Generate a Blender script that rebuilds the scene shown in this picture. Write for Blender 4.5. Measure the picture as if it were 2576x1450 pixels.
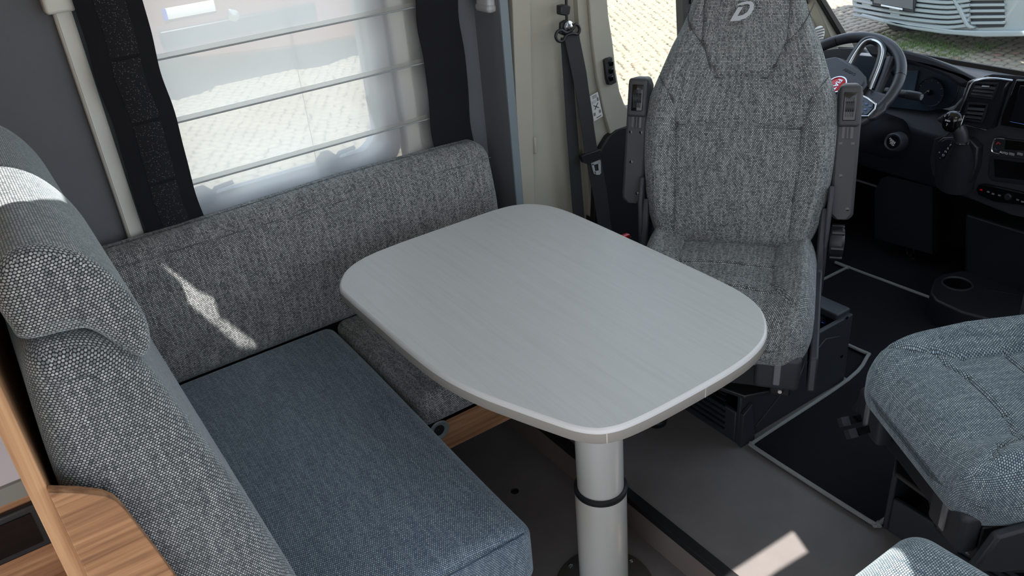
import bpy, bmesh, math, random
from mathutils import Vector, Matrix
from mathutils.geometry import tessellate_polygon
for o in list(bpy.data.objects): bpy.data.objects.remove(o)
random.seed(5)
SC = bpy.context.scene
COL = SC.collection
PI = math.pi
V = Vector

# ------------------------------------------------------------------ camera
R0 = ((0.8191806, -0.56797273, -0.07968767), (-0.33569233, -0.36216315, -0.86956801), (0.46503098, 0.73908378, -0.48734111))
FPX = 2109.52
CAM = V((0, 0, 1.62))
cd = bpy.data.cameras.new('camera'); cam = bpy.data.objects.new('camera', cd); COL.objects.link(cam)
cd.sensor_width = 36; cd.lens = FPX / 2576 * 36; cd.clip_start = .02; cd.clip_end = 300
right, down, fwd = (V(r) for r in R0)
m = Matrix((right, -down, -fwd)).transposed().to_4x4(); m.translation = CAM
cam.matrix_world = m
SC.camera = cam
# ------------------------------------------------------------------ sky, sun, exposure
SUN_DIR = V((.08, .45, -.888)).normalized()
w = bpy.data.worlds.new('sky'); SC.world = w; w.use_nodes = True
nt = w.node_tree; bg = nt.nodes['Background']
tc = nt.nodes.new('ShaderNodeTexCoord'); sp = nt.nodes.new('ShaderNodeSeparateXYZ'); rp = nt.nodes.new('ShaderNodeValToRGB')
nt.links.new(tc.outputs['Generated'], sp.inputs[0]); nt.links.new(sp.outputs['Z'], rp.inputs[0]); nt.links.new(rp.outputs[0], bg.inputs[0])
rp.color_ramp.elements[0].color = (.90, .92, .96, 1); rp.color_ramp.elements[0].position = 0
rp.color_ramp.elements[1].color = (.52, .68, .96, 1); rp.color_ramp.elements[1].position = .9
bg.inputs[1].default_value = 1.25
sl = bpy.data.lights.new('sun', 'SUN'); sl.energy = 7.0; sl.angle = .006; sl.color = (1, .95, .88)
so = bpy.data.objects.new('sun', sl); COL.objects.link(so)
so.rotation_euler = SUN_DIR.to_track_quat('-Z', 'Y').to_euler(); so.location = (0, -3, 5)
SC.view_settings.view_transform = 'Standard'
try: SC.view_settings.look = 'None'
except Exception: pass
SC.view_settings.gamma = 1; SC.view_settings.use_curve_mapping = False
SC.view_settings.exposure = 0.93

# ------------------------------------------------------------------ a pixel of the photograph to a point on a real plane
def ray(x, y):
    a, b = (x - 1288) / FPX, (y - 725) / FPX
    return right * a + down * b + fwd
def Zp(x, y, z): d = ray(x, y); return CAM + d * ((z - CAM.z) / d.z)
def Yp(x, y, Y): d = ray(x, y); return CAM + d * ((Y - CAM.y) / d.y)
def Xp(x, y, X): d = ray(x, y); return CAM + d * ((X - CAM.x) / d.x)
def Pp(x, y, P, n): d = ray(x, y); return CAM + d * ((P - CAM).dot(n) / d.dot(n))

# ------------------------------------------------------------------ mesh builder
class MB:
    def __init__(s): s.v = []; s.f = []; s.uv = []; s.M = Matrix.Identity(4)
    def add(s, vs, fs, uvs=None):
        b = len(s.v); s.v += [s.M @ V(p) for p in vs]
        for i, f in enumerate(fs):
            s.f.append([b + k for k in f]); s.uv.append(uvs[i] if uvs else None)
        return s
    def box(s, a, b):
        x0, y0, z0 = a; x1, y1, z1 = b
        vs = [(x0,y0,z0),(x1,y0,z0),(x1,y1,z0),(x0,y1,z0),(x0,y0,z1),(x1,y0,z1),(x1,y1,z1),(x0,y1,z1)]
        return s.add(vs, [(0,3,2,1),(4,5,6,7),(0,1,5,4),(1,2,6,5),(2,3,7,6),(3,0,4,7)])
    def prism(s, pts, off, grow=None):
        """flat polygon of 3-D points, extruded by the vector off"""
        off = V(off); pts = [V(p) for p in pts]; n = len(pts)
        nn = V((0,0,0))
        for i in range(n):
            nn += pts[i].cross(pts[(i+1) % n])
        if nn.dot(off) > 0: pts = pts[::-1]
        vs = pts + [p + off for p in pts]
        tri = tessellate_polygon([pts])
        fs = []
        for t in tri:
            a, b, c = t
            if (pts[b]-pts[a]).cross(pts[c]-pts[a]).dot(off) > 0: a, c = c, a
            fs.append((a, b, c)); fs.append((c+n, b+n, a+n))
        for i in range(n):
            j = (i+1) % n; fs.append((j, i, i+n, j+n))
        return s.add(vs, fs)
    def tube(s, pts, r, n=10, closed=False, flat=1.0, up=None):
        pts = [V(p) for p in pts]; k = len(pts); vs = []
        rr = r if isinstance(r, (list, tuple)) else [r]*k
        prev = up
        for i, p in enumerate(pts):
            if closed: t = pts[(i+1) % k] - pts[i-1]
            else: t = pts[min(i+1, k-1)] - pts[max(i-1, 0)]
            t.normalize()
            if prev is None:
                prev = V((0,0,1)) if abs(t.z) < .9 else V((1,0,0))
            a = (prev - t * prev.dot(t)).normalized(); b = t.cross(a); prev = a if up is None else up
            for q in range(n):
                th = 2*PI*q/n
                vs.append(p + a*math.cos(th)*rr[i]*flat + b*math.sin(th)*rr[i])
        fs = []
        for i in range(k if closed else k-1):
            j = (i+1) % k
            for q in range(n):
                q2 = (q+1) % n
                fs.append((i*n+q, i*n+q2, j*n+q2, j*n+q))
        if not closed:
            fs.append(tuple(range(n))[::-1]); fs.append(tuple((k-1)*n+q for q in range(n)))
        return s.add(vs, fs)
    def lathe(s, prof, o=(0,0,0), ax=(0,0,1), n=32, cap=True):
        ax = V(ax).normalized(); o = V(o)
        a = (V((1,0,0)) if abs(ax.x) < .9 else V((0,1,0))); a = (a - ax*a.dot(ax)).normalized(); b = ax.cross(a)
        vs = [o + ax*h + (a*math.cos(2*PI*q/n) + b*math.sin(2*PI*q/n))*r for r, h in prof for q in range(n)]
        fs = []
        for i in range(len(prof)-1):
            for q in range(n):
                q2 = (q+1) % n; fs.append((i*n+q, i*n+q2, (i+1)*n+q2, (i+1)*n+q))
        if cap:
            fs.append(tuple(range(n))[::-1]); fs.append(tuple((len(prof)-1)*n+q for q in range(n)))
        return s.add(vs, fs)
    def rbox(s, half, r, n=(8,8,8), seg=3, deform=None, c=(0,0,0), edge=None):
        """rounded box on a grid; deform(p)->p bends it; uv in metres from the undeformed box"""
        hx, hy, hz = half; r = min(r, hx, hy, hz)*.999
        def coords(h, k):
            l = [-h + r*(1-math.cos(PI/2*i/seg)) if False else -h + r*i/seg for i in range(seg)]
            l += [-(h-r) + 2*(h-r)*i/k for i in range(k+1)]
            l += [(h-r) + r*(i+1)/seg for i in range(seg)]
            return l
        cs = [coords(hx, n[0]), coords(hy, n[1]), coords(hz, n[2])]
        idx = {}; vs = []; fs = []; uvs = []
        def vert(p):
            key = (round(p[0],6), round(p[1],6), round(p[2],6))
            if key in idx: return idx[key]
            q = [max(-(h-r), min(h-r, x)) for x, h in zip(p, half)]
            # even out the arc
            d = V([math.tan((x-y)/r*PI/4)*r for x, y in zip(p, q)])
            if d.length > 1e-9:
                d = d.normalized()*r
            P = V(q) + d
            if deform: P = V(deform(P))
            idx[key] = len(vs); vs.append(P + V(c)); return idx[key]
        for ax in range(3):
            u, w_ = (ax+1) % 3, (ax+2) % 3
            for sg in (-1, 1):
                for i in range(len(cs[u])-1):
                    for j in range(len(cs[w_])-1):
                        quad = []; uv = []
                        for a, b in ((i,j),(i+1,j),(i+1,j+1),(i,j+1)):
                            p = [0,0,0]; p[ax] = sg*half[ax]; p[u] = cs[u][a]; p[w_] = cs[w_][b]
                            quad.append(vert(p))
                            if ax == 2: uv.append((p[0]+.37, p[1]))
                            elif ax == 1: uv.append((p[0]+.37, p[2]))
                            else: uv.append((p[1]+.11, p[2]))
                        if sg < 0: quad = quad[::-1]; uv = uv[::-1]
                        fs.append(tuple(quad)); uvs.append(uv)
        return s.add(vs, fs, uvs)
    def mesh(s, name, smooth=True, ang=35):
        me = bpy.data.meshes.new(name); me.from_pydata([tuple(v) for v in s.v], [], s.f)
        uvl = me.uv_layers.new(name='UVMap'); d = uvl.data
        for p, uv in zip(me.polygons, s.uv):
            if uv:
                for li, q in zip(p.loop_indices, uv): d[li].uv = q
            else:
                nx, ny, nz = (abs(t) for t in p.normal)
                for li in p.loop_indices:
                    co = me.vertices[me.loops[li].vertex_index].co
                    d[li].uv = (co.x, co.y) if nz >= nx and nz >= ny else ((co.x, co.z) if ny >= nx else (co.y, co.z))
        if smooth:
            me.shade_smooth(); me.set_sharp_from_angle(angle=math.radians(ang))
        me.validate()
        return me

def pmat(par):
    m = Matrix.Identity(4)
    while par is not None:
        m = (Matrix.Translation(par.location) @ par.rotation_euler.to_matrix().to_4x4()) @ m
        par = par.parent
    return m
def obj(name, mb, mat, parent=None, smooth=True, ang=35, world=True, bevel=0):
    me = mb.mesh(name, smooth, ang) if isinstance(mb, MB) else mb
    o = bpy.data.objects.new(name, me); COL.objects.link(o)
    if mat and not me.materials: me.materials.append(mat)
    # put the mesh's origin at the centre of its base, so each object sits where it stands
    if isinstance(mb, MB) and len(me.vertices):
        xs = [v.co for v in me.vertices]
        c = V(((min(p.x for p in xs)+max(p.x for p in xs))/2, (min(p.y for p in xs)+max(p.y for p in xs))/2, min(p.z for p in xs)))
        me.transform(Matrix.Translation(-c)); o.location = c
    if parent:
        o.parent = parent
        if world and parent is not None:
            # coordinates were given in the world's frame: bring them into the parent's
            o.location = pmat(parent).inverted() @ o.location
            rot = pmat(parent).to_3x3().inverted().to_euler()
            o.rotation_euler = rot
    if bevel:
        b = o.modifiers.new('bevel', 'BEVEL'); b.width = bevel; b.segments = 2; b.limit_method = 'ANGLE'; b.angle_limit = math.radians(40)
    return o
def thing(name, label, cat, loc=(0,0,0), rotz=0, group=None, kind=None):
    o = bpy.data.objects.new(name, None); COL.objects.link(o); o.location = loc; o.rotation_euler = (0,0,rotz)
    o.empty_display_size = .05
    if label: o['label'] = label
    if cat: o['category'] = cat
    if group: o['group'] = group
    if kind: o['kind'] = kind
    return o
def tag(o, label, cat=None, group=None, kind=None):
    o['label'] = label
    if cat: o['category'] = cat
    if group: o['group'] = group
    if kind: o['kind'] = kind
    return o
def struct(name, mb, mat, label=None, parent=None, **k):
    o = obj(name, mb, mat, parent, **k)
    if parent is None: o['kind'] = 'structure'
    if label: o['label'] = label
    return o
def text(name, body, size, M, mat, parent, extrude=.0004, align='CENTER', bold=0):
    c = bpy.data.curves.new(name, 'FONT'); c.body = body; c.size = size; c.extrude = extrude; c.align_x = align; c.align_y = 'CENTER'; c.offset = bold
    c.space_line = .8
    t = bpy.data.objects.new('t', c); COL.objects.link(t)
    bpy.context.view_layer.update()
    me = bpy.data.meshes.new_from_object(t.evaluated_get(bpy.context.evaluated_depsgraph_get()))
    bpy.data.objects.remove(t)
    me.transform(M); me.materials.clear(); me.materials.append(mat)
    o = bpy.data.objects.new(name, me); COL.objects.link(o)
    if parent:
        o.parent = parent; pm = pmat(parent).inverted(); o.location = pm.translation; o.rotation_euler = pm.to_euler()
    return o
def frame(o, x, z):
    x = V(x).normalized(); z = V(z).normalized(); z = (z - x*z.dot(x)).normalized(); y = z.cross(x)
    m = Matrix((x, y, z)).transposed().to_4x4(); m.translation = V(o); return m
def smoothpath(pts, n=6, closed=False):
    out = []; k = len(pts); P = [V(p) for p in pts]
    rng = range(k if closed else k-1)
    for i in rng:
        p0 = P[i-1] if (i > 0 or closed) else P[i]; p1 = P[i]; p2 = P[(i+1) % k]; p3 = P[(i+2) % k] if (closed or i+2 < k) else P[(i+1) % k]
        for j in range(n):
            t = j/n
            out.append(.5*((2*p1)+(-p0+p2)*t+(2*p0-5*p1+4*p2-p3)*t*t+(-p0+3*p1-3*p2+p3)*t*t*t))
    if not closed: out.append(P[-1])
    return out

# ------------------------------------------------------------------ materials
def lin(c): return tuple(((x/255)/12.92 if x/255 <= .04045 else ((x/255+.055)/1.055)**2.4) for x in c) + (1,)
def mat(name, col, rough=.5, metal=0, spec=.5, bump=0, bscale=300, var=0, vscale=6, coat=0, trans=0):
    m = bpy.data.materials.new(name); m.use_nodes = True; n = m.node_tree.nodes; l = m.node_tree.links
    b = n['Principled BSDF']; c = lin(col); b.inputs['Base Color'].default_value = c
    b.inputs['Roughness'].default_value = rough; b.inputs['Metallic'].default_value = metal
    b.inputs['Specular IOR Level'].default_value = spec; b.inputs['Coat Weight'].default_value = coat
    b.inputs['Transmission Weight'].default_value = trans
    tcn = n.new('ShaderNodeTexCoord')
    if var:
        nz = n.new('ShaderNodeTexNoise'); nz.inputs['Scale'].default_value = vscale; nz.inputs['Detail'].default_value = 6; nz.inputs['Roughness'].default_value = .65
        l.new(tcn.outputs['Object'], nz.inputs['Vector'])
        mx = n.new('ShaderNodeMix'); mx.data_type = 'RGBA'; l.new(nz.outputs[0], mx.inputs[0])
        mx.inputs[6].default_value = tuple(x*(1-var) for x in c[:3])+(1,); mx.inputs[7].default_value = tuple(min(1, x*(1+var)) for x in c[:3])+(1,)
        l.new(mx.outputs[2], b.inputs['Base Color'])
    if bump:
        nb = n.new('ShaderNodeTexNoise'); nb.inputs['Scale'].default_value = bscale; nb.inputs['Detail'].default_value = 3
        l.new(tcn.outputs['Object'], nb.inputs['Vector'])
        bp = n.new('ShaderNodeBump'); bp.inputs['Strength'].default_value = bump; bp.inputs['Distance'].default_value = .001
        l.new(nb.outputs[0], bp.inputs['Height']); l.new(bp.outputs[0], b.inputs['Normal'])
    return m
def math_node(n, l, op, a, b=None):
    x = n.new('ShaderNodeMath'); x.operation = op
    for i, t in enumerate((a, b)):
        if t is None: continue
        if isinstance(t, (int, float)): x.inputs[i].default_value = t
        else: l.new(t, x.inputs[i])
    return x.outputs[0]
def fabric(name, dark=(38,36,42), lo=(88,97,104), hi=(150,160,162), pitch=.0045, streak=.35, sheen=.35, rot=0):
    m = bpy.data.materials.new(name); m.use_nodes = True; n = m.node_tree.nodes; l = m.node_tree.links
    b = n['Principled BSDF']; b.inputs['Roughness'].default_value = .85; b.inputs['Specular IOR Level'].default_value = .15
    b.inputs['Sheen Weight'].default_value = sheen; b.inputs['Sheen Tint'].default_value = (.74, .88, .95, 1); b.inputs['Sheen Roughness'].default_value = .45
    uv = n.new('ShaderNodeUVMap'); mp = n.new('ShaderNodeMapping'); l.new(uv.outputs[0], mp.inputs[0])
    mp.inputs['Scale'].default_value = (1/pitch, 1.25/pitch, 1); mp.inputs['Rotation'].default_value = (0, 0, rot)
    # slight wander so the threads are not ruled lines
    nz = n.new('ShaderNodeTexNoise'); nz.inputs['Scale'].default_value = .35; l.new(mp.outputs[0], nz.inputs['Vector'])
    sub = n.new('ShaderNodeVectorMath'); sub.operation = 'MULTIPLY_ADD'; l.new(nz.outputs['Color'], sub.inputs[0]); sub.inputs[1].default_value = (.22,.22,0)
    l.new(mp.outputs[0], sub.inputs[2])
    s = n.new('ShaderNodeSeparateXYZ'); l.new(sub.outputs[0], s.inputs[0])
    M_ = lambda op, a, b_=None: math_node(n, l, op, a, b_)
    row = M_('FLOOR', s.outputs['Y']); u2 = M_('ADD', s.outputs['X'], M_('MULTIPLY', M_('MODULO', M_('ABSOLUTE', row), 2.0), .5))
    cu = M_('FLOOR', u2); fu = M_('SUBTRACT', M_('FRACT', u2), .5); fv = M_('SUBTRACT', M_('FRACT', s.outputs['Y']), .5)
    d2 = M_('ADD', M_('POWER', M_('ABSOLUTE', M_('DIVIDE', fu, .45)), 2.0), M_('POWER', M_('ABSOLUTE', M_('DIVIDE', fv, .48)), 2.0))
    dot = M_('SUBTRACT', 1.0, d2); dotc = n.new('ShaderNodeClamp'); l.new(dot, dotc.inputs[0])
    dm = M_('POWER', dotc.outputs[0], .55)
    cell = n.new('ShaderNodeCombineXYZ'); l.new(cu, cell.inputs[0]); l.new(row, cell.inputs[1])
    wn = n.new('ShaderNodeTexWhiteNoise'); wn.noise_dimensions = '2D'; l.new(cell.outputs[0], wn.inputs['Vector'])
    # slubs: long light warp threads
    w1_ = n.new('ShaderNodeTexWhiteNoise'); w1_.noise_dimensions = '1D'; l.new(cu, w1_.inputs['W'])
    sg_ = M_('FLOOR', M_('ADD', M_('MULTIPLY', row, .085), M_('MULTIPLY', w1_.outputs[0], 7.0)))
    c2_ = n.new('ShaderNodeCombineXYZ'); l.new(cu, c2_.inputs[0]); l.new(sg_, c2_.inputs[1])
    st = n.new('ShaderNodeTexWhiteNoise'); st.noise_dimensions = '2D'; l.new(c2_.outputs[0], st.inputs['Vector'])
    st2 = n.new('ShaderNodeTexNoise'); st2.inputs['Scale'].default_value = 1.0
    sm2 = n.new('ShaderNodeMapping'); l.new(cell.outputs[0], sm2.inputs[0]); sm2.inputs['Scale'].default_value = (.05, .7, 1); l.new(sm2.outputs[0], st2.inputs['Vector'])
    k = M_('ADD', M_('MULTIPLY', wn.outputs[0], 1-streak), M_('MULTIPLY', M_('POWER', st.outputs[0], 2.2), streak*1.3))
    k = M_('ADD', k, M_('MULTIPLY', M_('SUBTRACT', st2.outputs[0], .5), .35))
    kc = n.new('ShaderNodeClamp'); l.new(k, kc.inputs[0])
    mx = n.new('ShaderNodeMix'); mx.data_type = 'RGBA'; l.new(kc.outputs[0], mx.inputs[0]); mx.inputs[6].default_value = lin(lo); mx.inputs[7].default_value = lin(hi)
    mx2 = n.new('ShaderNodeMix'); mx2.data_type = 'RGBA'; l.new(dm, mx2.inputs[0]); mx2.inputs[6].default_value = lin(dark); l.new(mx.outputs[2], mx2.inputs[7])
    l.new(mx2.outputs[2], b.inputs['Base Color'])
    bp = n.new('ShaderNodeBump'); bp.inputs['Strength'].default_value = .5; bp.inputs['Distance'].default_value = .0012; l.new(dm, bp.inputs['Height']); l.new(bp.outputs[0], b.inputs['Normal'])
    return m
def wood(name, a, b_, c, axis='X', rough=.45, sc=1.0, strength=1.0):
    m = bpy.data.materials.new(name); m.use_nodes = True; n = m.node_tree.nodes; l = m.node_tree.links
    b = n['Principled BSDF']; b.inputs['Roughness'].default_value = rough; b.inputs['Specular IOR Level'].default_value = .35
    tcn = n.new('ShaderNodeTexCoord'); mp = n.new('ShaderNodeMapping'); l.new(tcn.outputs['Object'], mp.inputs[0])
    lo, hi = 2.2*sc, 60*sc
    mp.inputs['Scale'].default_value = {'X': (lo, hi, hi), 'Y': (hi, lo, hi), 'Z': (hi, hi, lo)}[axis]
    nz = n.new('ShaderNodeTexNoise'); nz.inputs['Scale'].default_value = 1; nz.inputs['Detail'].default_value = 7; nz.inputs['Roughness'].default_value = .6; nz.inputs['Distortion'].default_value = .4
    l.new(mp.outputs[0], nz.inputs['Vector'])
    r = n.new('ShaderNodeValToRGB'); l.new(nz.outputs[0], r.inputs[0])
    e = r.color_ramp.elements; e[0].position = .32; e[0].color = lin(a); e[1].position = .68; e[1].color = lin(c)
    k = e.new(.5); k.color = lin(b_)
    l.new(r.outputs[0], b.inputs['Base Color'])
    bp = n.new('ShaderNodeBump'); bp.inputs['Strength'].default_value = .15*strength; bp.inputs['Distance'].default_value = .0006; l.new(nz.outputs[0], bp.inputs['Height']); l.new(bp.outputs[0], b.inputs['Normal'])
    return m

F_WALL = fabric('fabric_wall', dark=(34,32,34), lo=(118,123,124), hi=(226,228,227), streak=.34, sheen=.2)
F_BENCH = fabric('fabric_bench', dark=(46,50,60), lo=(106,126,145), hi=(178,198,210), streak=.35, sheen=.55)
F_BACK = fabric('fabric_back', dark=(34,31,35), lo=(108,116,120), hi=(194,198,200), pitch=.0042, streak=.3, sheen=.45)
F_SEAT = fabric('fabric_seat', dark=(32,30,32), lo=(114,121,123), hi=(220,223,222), streak=.34, sheen=.2)
F_PASS = fabric('fabric_passenger', dark=(46,48,56), lo=(114,134,145), hi=(196,212,218), streak=.4, sheen=.5)
GREY_WALL = mat('grey_wall_lining', (104,107,112), .8, bump=.3, bscale=500, var=.06, vscale=40)
CREAM = mat('cream_plastic', (164,161,149), .55, bump=.25, bscale=900)
OFFWHITE = mat('offwhite_profile', (222,223,216), .45)
EDGE_BLUE = mat('grey_edge_band', (120,131,138), .5)
BLACKCLOTH = mat('black_curtain_cloth', (30,30,34), .95, spec=.2, bump=.4, bscale=900)
def sparkle():
    m = mat('black_curtain_pleats', (34,34,38), .9, spec=.2); n = m.node_tree.nodes; l = m.node_tree.links
    tcn = n.new('ShaderNodeTexCoord'); vo = n.new('ShaderNodeTexVoronoi'); vo.inputs['Scale'].default_value = 420; l.new(tcn.outputs['Object'], vo.inputs['Vector'])
    vv = n.new('ShaderNodeSeparateColor'); l.new(vo.outputs['Color'], vv.inputs[0])
    t = math_node(n, l, 'GREATER_THAN', vv.outputs[0], .8); d = math_node(n, l, 'LESS_THAN', vo.outputs['Distance'], .34)
    f = math_node(n, l, 'MULTIPLY', t, d)
    mx = n.new('ShaderNodeMix'); mx.data_type = 'RGBA'; l.new(f, mx.inputs[0]); mx.inputs[6].default_value = lin((34,34,38)); mx.inputs[7].default_value = lin((120,116,116))
    l.new(mx.outputs[2], n['Principled BSDF'].inputs['Base Color']); return m
SPARKLE = sparkle()
TABLE_TOP = wood('table_laminate', (188,191,191), (192,195,195), (195,198,198), 'Y', rough=.42, sc=2.2, strength=.6)
TABLE_EDGE = mat('table_edge_band', (152,147,140), .35)
TABLE_RIM = mat('table_rim', (205,204,204), .35)
POLE = mat('silver_lacquer', (214,212,206), .24, metal=.2, spec=.5)
RUBBER = mat('black_rubber', (24,25,28), .5)
STEEL = mat('bright_steel', (205,207,210), .2, metal=1)
DARKSTEEL = mat('dark_steel', (52,52,54), .38, metal=.5)
OAK = wood('light_oak', (150,110,78), (178,136,100), (196,156,118), 'Z', sc=1.5)
OAKX = wood('oak_x', (120,84,60), (156,114,82), (184,142,106), 'X', sc=1.5)
FLOOR = mat('grey_floor_vinyl', (112,107,106), .62, var=.28, vscale=7, bump=.15, bscale=200)
RISER = mat('floor_riser', (112,102,95), .6, var=.15, vscale=9)
CARPET = mat('black_carpet', (30,30,34), 1, spec=.1, bump=.7, bscale=900, var=.2, vscale=60)
CORD = mat('mat_edging', (132,134,132), .9, bump=.8, bscale=600)
PLASTIC = mat('anthracite_plastic', (45,47,53), .5, bump=.25, bscale=1500)
PLASTIC2 = mat('armrest_plastic', (56,57,61), .55, bump=.2, bscale=1500)
BLACKP = mat('black_plastic', (27,29,34), .45, bump=.15, bscale=1500)
DASH = mat('dash_plastic', (36,39,47), .52, bump=.3, bscale=1200)
GLOSS = mat('piano_black', (12,12,14), .08)
LEATHER = mat('black_leather', (38,40,46), .38, bump=.25, bscale=700)
CHROME = mat('satin_chrome', (200,202,206), .22, metal=1)
RED = mat('red_enamel', (200,24,38), .25)
WHITEP = mat('white_print', (225,228,230), .5)
PAPER = mat('white_label', (206,206,206), .6)
GREYPRINT = mat('grey_print', (110,112,116), .6)
BLACKPRINT = mat('black_print', (30,30,32), .6)
BELT = mat('belt_webbing', (40,40,43), .7, bump=.5, bscale=1100)
LOGO = mat('silver_embroidery', (178,182,188), .6, bump=.5, bscale=900)
COBBLE = mat('granite_cobble', (140,131,115), .85, var=.25, vscale=3, bump=.5, bscale=30)
COBBLE_P = mat('pink_cobble', (145,122,108), .85, var=.2, vscale=3)
JOINT = mat('joint_sand', (116,109,93), .95, var=.3, vscale=8)
VAN = mat('van_bumper_grey', (150,158,158), .45, var=.05, vscale=8)
VANDARK = mat('van_grille_dark', (40,44,48), .6)
CARRED = mat('car_red', (116,80,76), .3, coat=.5)
CARDARK = mat('car_dark', (40,42,46), .4)
def glass(name, f=.06, tint=(.93,.96,.95)):
    m = bpy.data.materials.new(name); m.use_nodes = True; n = m.node_tree.nodes; l = m.node_tree.links
    n.remove(n['Principled BSDF']); t = n.new('ShaderNodeBsdfTransparent'); t.inputs[0].default_value = (*tint, 1)
    g = n.new('ShaderNodeBsdfGlossy'); g.inputs['Roughness'].default_value = .02; x = n.new('ShaderNodeMixShader')
    fr = n.new('ShaderNodeLayerWeight'); fr.inputs[0].default_value = .5
    l.new(math_node(n, l, 'ADD', math_node(n, l, 'MULTIPLY', math_node(n, l, 'POWER', fr.outputs['Facing'], 5.0), .5), .03), x.inputs[0]); l.new(t.outputs[0], x.inputs[1]); l.new(g.outputs[0], x.inputs[2]); l.new(x.outputs[0], n['Material Output'].inputs[0])
    return m
GLASS = glass('window_glass')
def sheer(name, opac, col):
    m = bpy.data.materials.new(name); m.use_nodes = True; n = m.node_tree.nodes; l = m.node_tree.links
    n.remove(n['Principled BSDF']); t = n.new('ShaderNodeBsdfTransparent')
    d = n.new('ShaderNodeBsdfDiffuse'); d.inputs[0].default_value = lin(col); q = n.new('ShaderNodeBsdfTranslucent'); q.inputs[0].default_value = lin(col)
    a = n.new('ShaderNodeAddShader'); hx = n.new('ShaderNodeMixShader'); hx.inputs[0].default_value = .84; l.new(d.outputs[0], hx.inputs[1]); l.new(q.outputs[0], hx.inputs[2])
    x = n.new('ShaderNodeMixShader'); x.inputs[0].default_value = opac; l.new(t.outputs[0], x.inputs[1]); l.new(hx.outputs[0], x.inputs[2]); l.new(x.outputs[0], n['Material Output'].inputs[0])
    return m
SHEER = sheer('sheer_white_cloth', .74, (228,227,224))
MILKY = sheer('milky_acrylic', .97, (225,230,235))

# ================================================================== STRUCTURE
WY = 2.08        # inner face of the living-area wall
CY = 1.95        # inner face of the cab side
# ground outside
GZ = -.62
g = thing('ground', 'sunlit cobbled yard outside the windows', None, (0,0,GZ), kind='structure')
obj('bedding_sand', MB().box((-12,-14,GZ-.1), (22,26,GZ-.02)), JOINT, g)
vari = []
for k in range(6):
    mb = MB(); rr = random.Random(k)
    a = .05*(1+rr.uniform(-.1,.1)); b = .045*(1+rr.uniform(-.1,.1)); h = .015
    q = [(a*x*(1-.15*(abs(x)*abs(y)))*(1+rr.uniform(-.06,.06)), b*y*(1-.15*abs(x*y))*(1+rr.uniform(-.06,.06))) for x, y in ((-1,-1),(0,-1.05),(1,-1),(1.05,0),(1,1),(0,1.05),(-1,1),(-1.05,0))]
    vs = [(x,y,-.04) for x,y in q] + [(x,y,-.004) for x,y in q] + [(x*.75,y*.75,h*.5) for x,y in q]
    fs = [tuple(range(16,24))]
    for r_ in range(2):
        for i in range(8): j = (i+1)%8; fs.append((r_*8+i, r_*8+j, r_*8+8+j, r_*8+8+i))
    mb.add(vs, fs); me = mb.mesh('cobble', True, 50); me.materials.append(COBBLE_P if k == 4 else COBBLE); vari.append((me, vs, fs))
cells = []
for i in range(-6, 92):
    for j in range(0, 100):
        x = i*.105 + (.05 if j % 2 else 0); y = 2.9 + j*.095
        cells.append((x + random.uniform(-.014,.014), y + random.uniform(-.012,.012), random.uniform(-.45,.45)))
def seen(x, y):
    d = V((x,y,GZ)) - CAM; z = d.dot(fwd)
    if z < .1: return False
    px, py = 1288 + FPX*d.dot(right)/z, 725 + FPX*d.dot(down)/z
    return (1525 < px < 1725 and -5 < py < 275) or (2050 < px < 2576 and 0 < py < 185 and x > 3)
vis = [c for c in cells if seen(c[0], c[1])]
vis.sort(key=lambda c: c[0]**2 + c[1]**2)
near = set(vis[:296])
rest = MB()
for c in cells:
    k = random.randrange(6)
    if k == 4 and random.random() < .5: k = 1
    if c in near:
        o = bpy.data.objects.new('cobble', vari[k][0]); COL.objects.link(o); o.parent = g; o.location = (c[0], c[1], 0); o.rotation_euler = (0,0,c[2])
    else:
        rest.M = Matrix.Translation((c[0], c[1], GZ)) @ Matrix.Rotation(c[2], 4, 'Z'); rest.add(vari[k][1], vari[k][2])
o = obj('cobble_field', rest, COBBLE, g, ang=50); o['kind'] = 'stuff'
# grass tufts in the joints, in front of the van
tuft = MB()
for k in range(420):
    px, py = random.choice([(2215,100),(2260,120),(2360,120),(2390,135),(2470,120),(2300,95),(2330,112)])
    p = Zp(px+random.gauss(0,28), py+random.gauss(0,7), GZ)
    for q in range(5):
        a = random.uniform(0,6.3); h = random.uniform(.015,.045); e = V((math.cos(a), math.sin(a), 0))*.004; b0 = p + V((random.gauss(0,.03), random.gauss(0,.03), 0))
        tuft.add([b0-e, b0+e, b0+V((random.gauss(0,.01), random.gauss(0,.01), h))], [(0,1,2)])
o = obj('grass', tuft, mat('grass_green', (88,116,52), .8)); tag(o, 'green grass growing in the cobble joints before the van', kind='stuff')

# floors
fl = MB().box((-1.2,-.24,-.04), (1.056,2.06,0))
struct('floor', fl, FLOOR, 'dark grey vinyl floor of the dinette')
st = MB().box((1.056,-.24,-.04), (1.875,2.06,.1))
struct('floor', st, FLOOR, 'raised dark grey cab floor behind the step')
struct('floor', MB().box((1.875,-.24,-.04), (2.86,1.975,.099)), CARPET, 'black cab footwell floor under and around the mat', smooth=False)
rs = MB().box((1.050,-.24,.0), (1.0565,1.93,.088)); struct('trim_1', rs, RISER, 'brownish riser of the floor step')
ed = MB().box((1.046,-.24,.084), (1.074,1.93,.104)); struct('trim_2', ed, RUBBER, 'black rubber edge strip on the floor step', bevel=.002)
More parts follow.
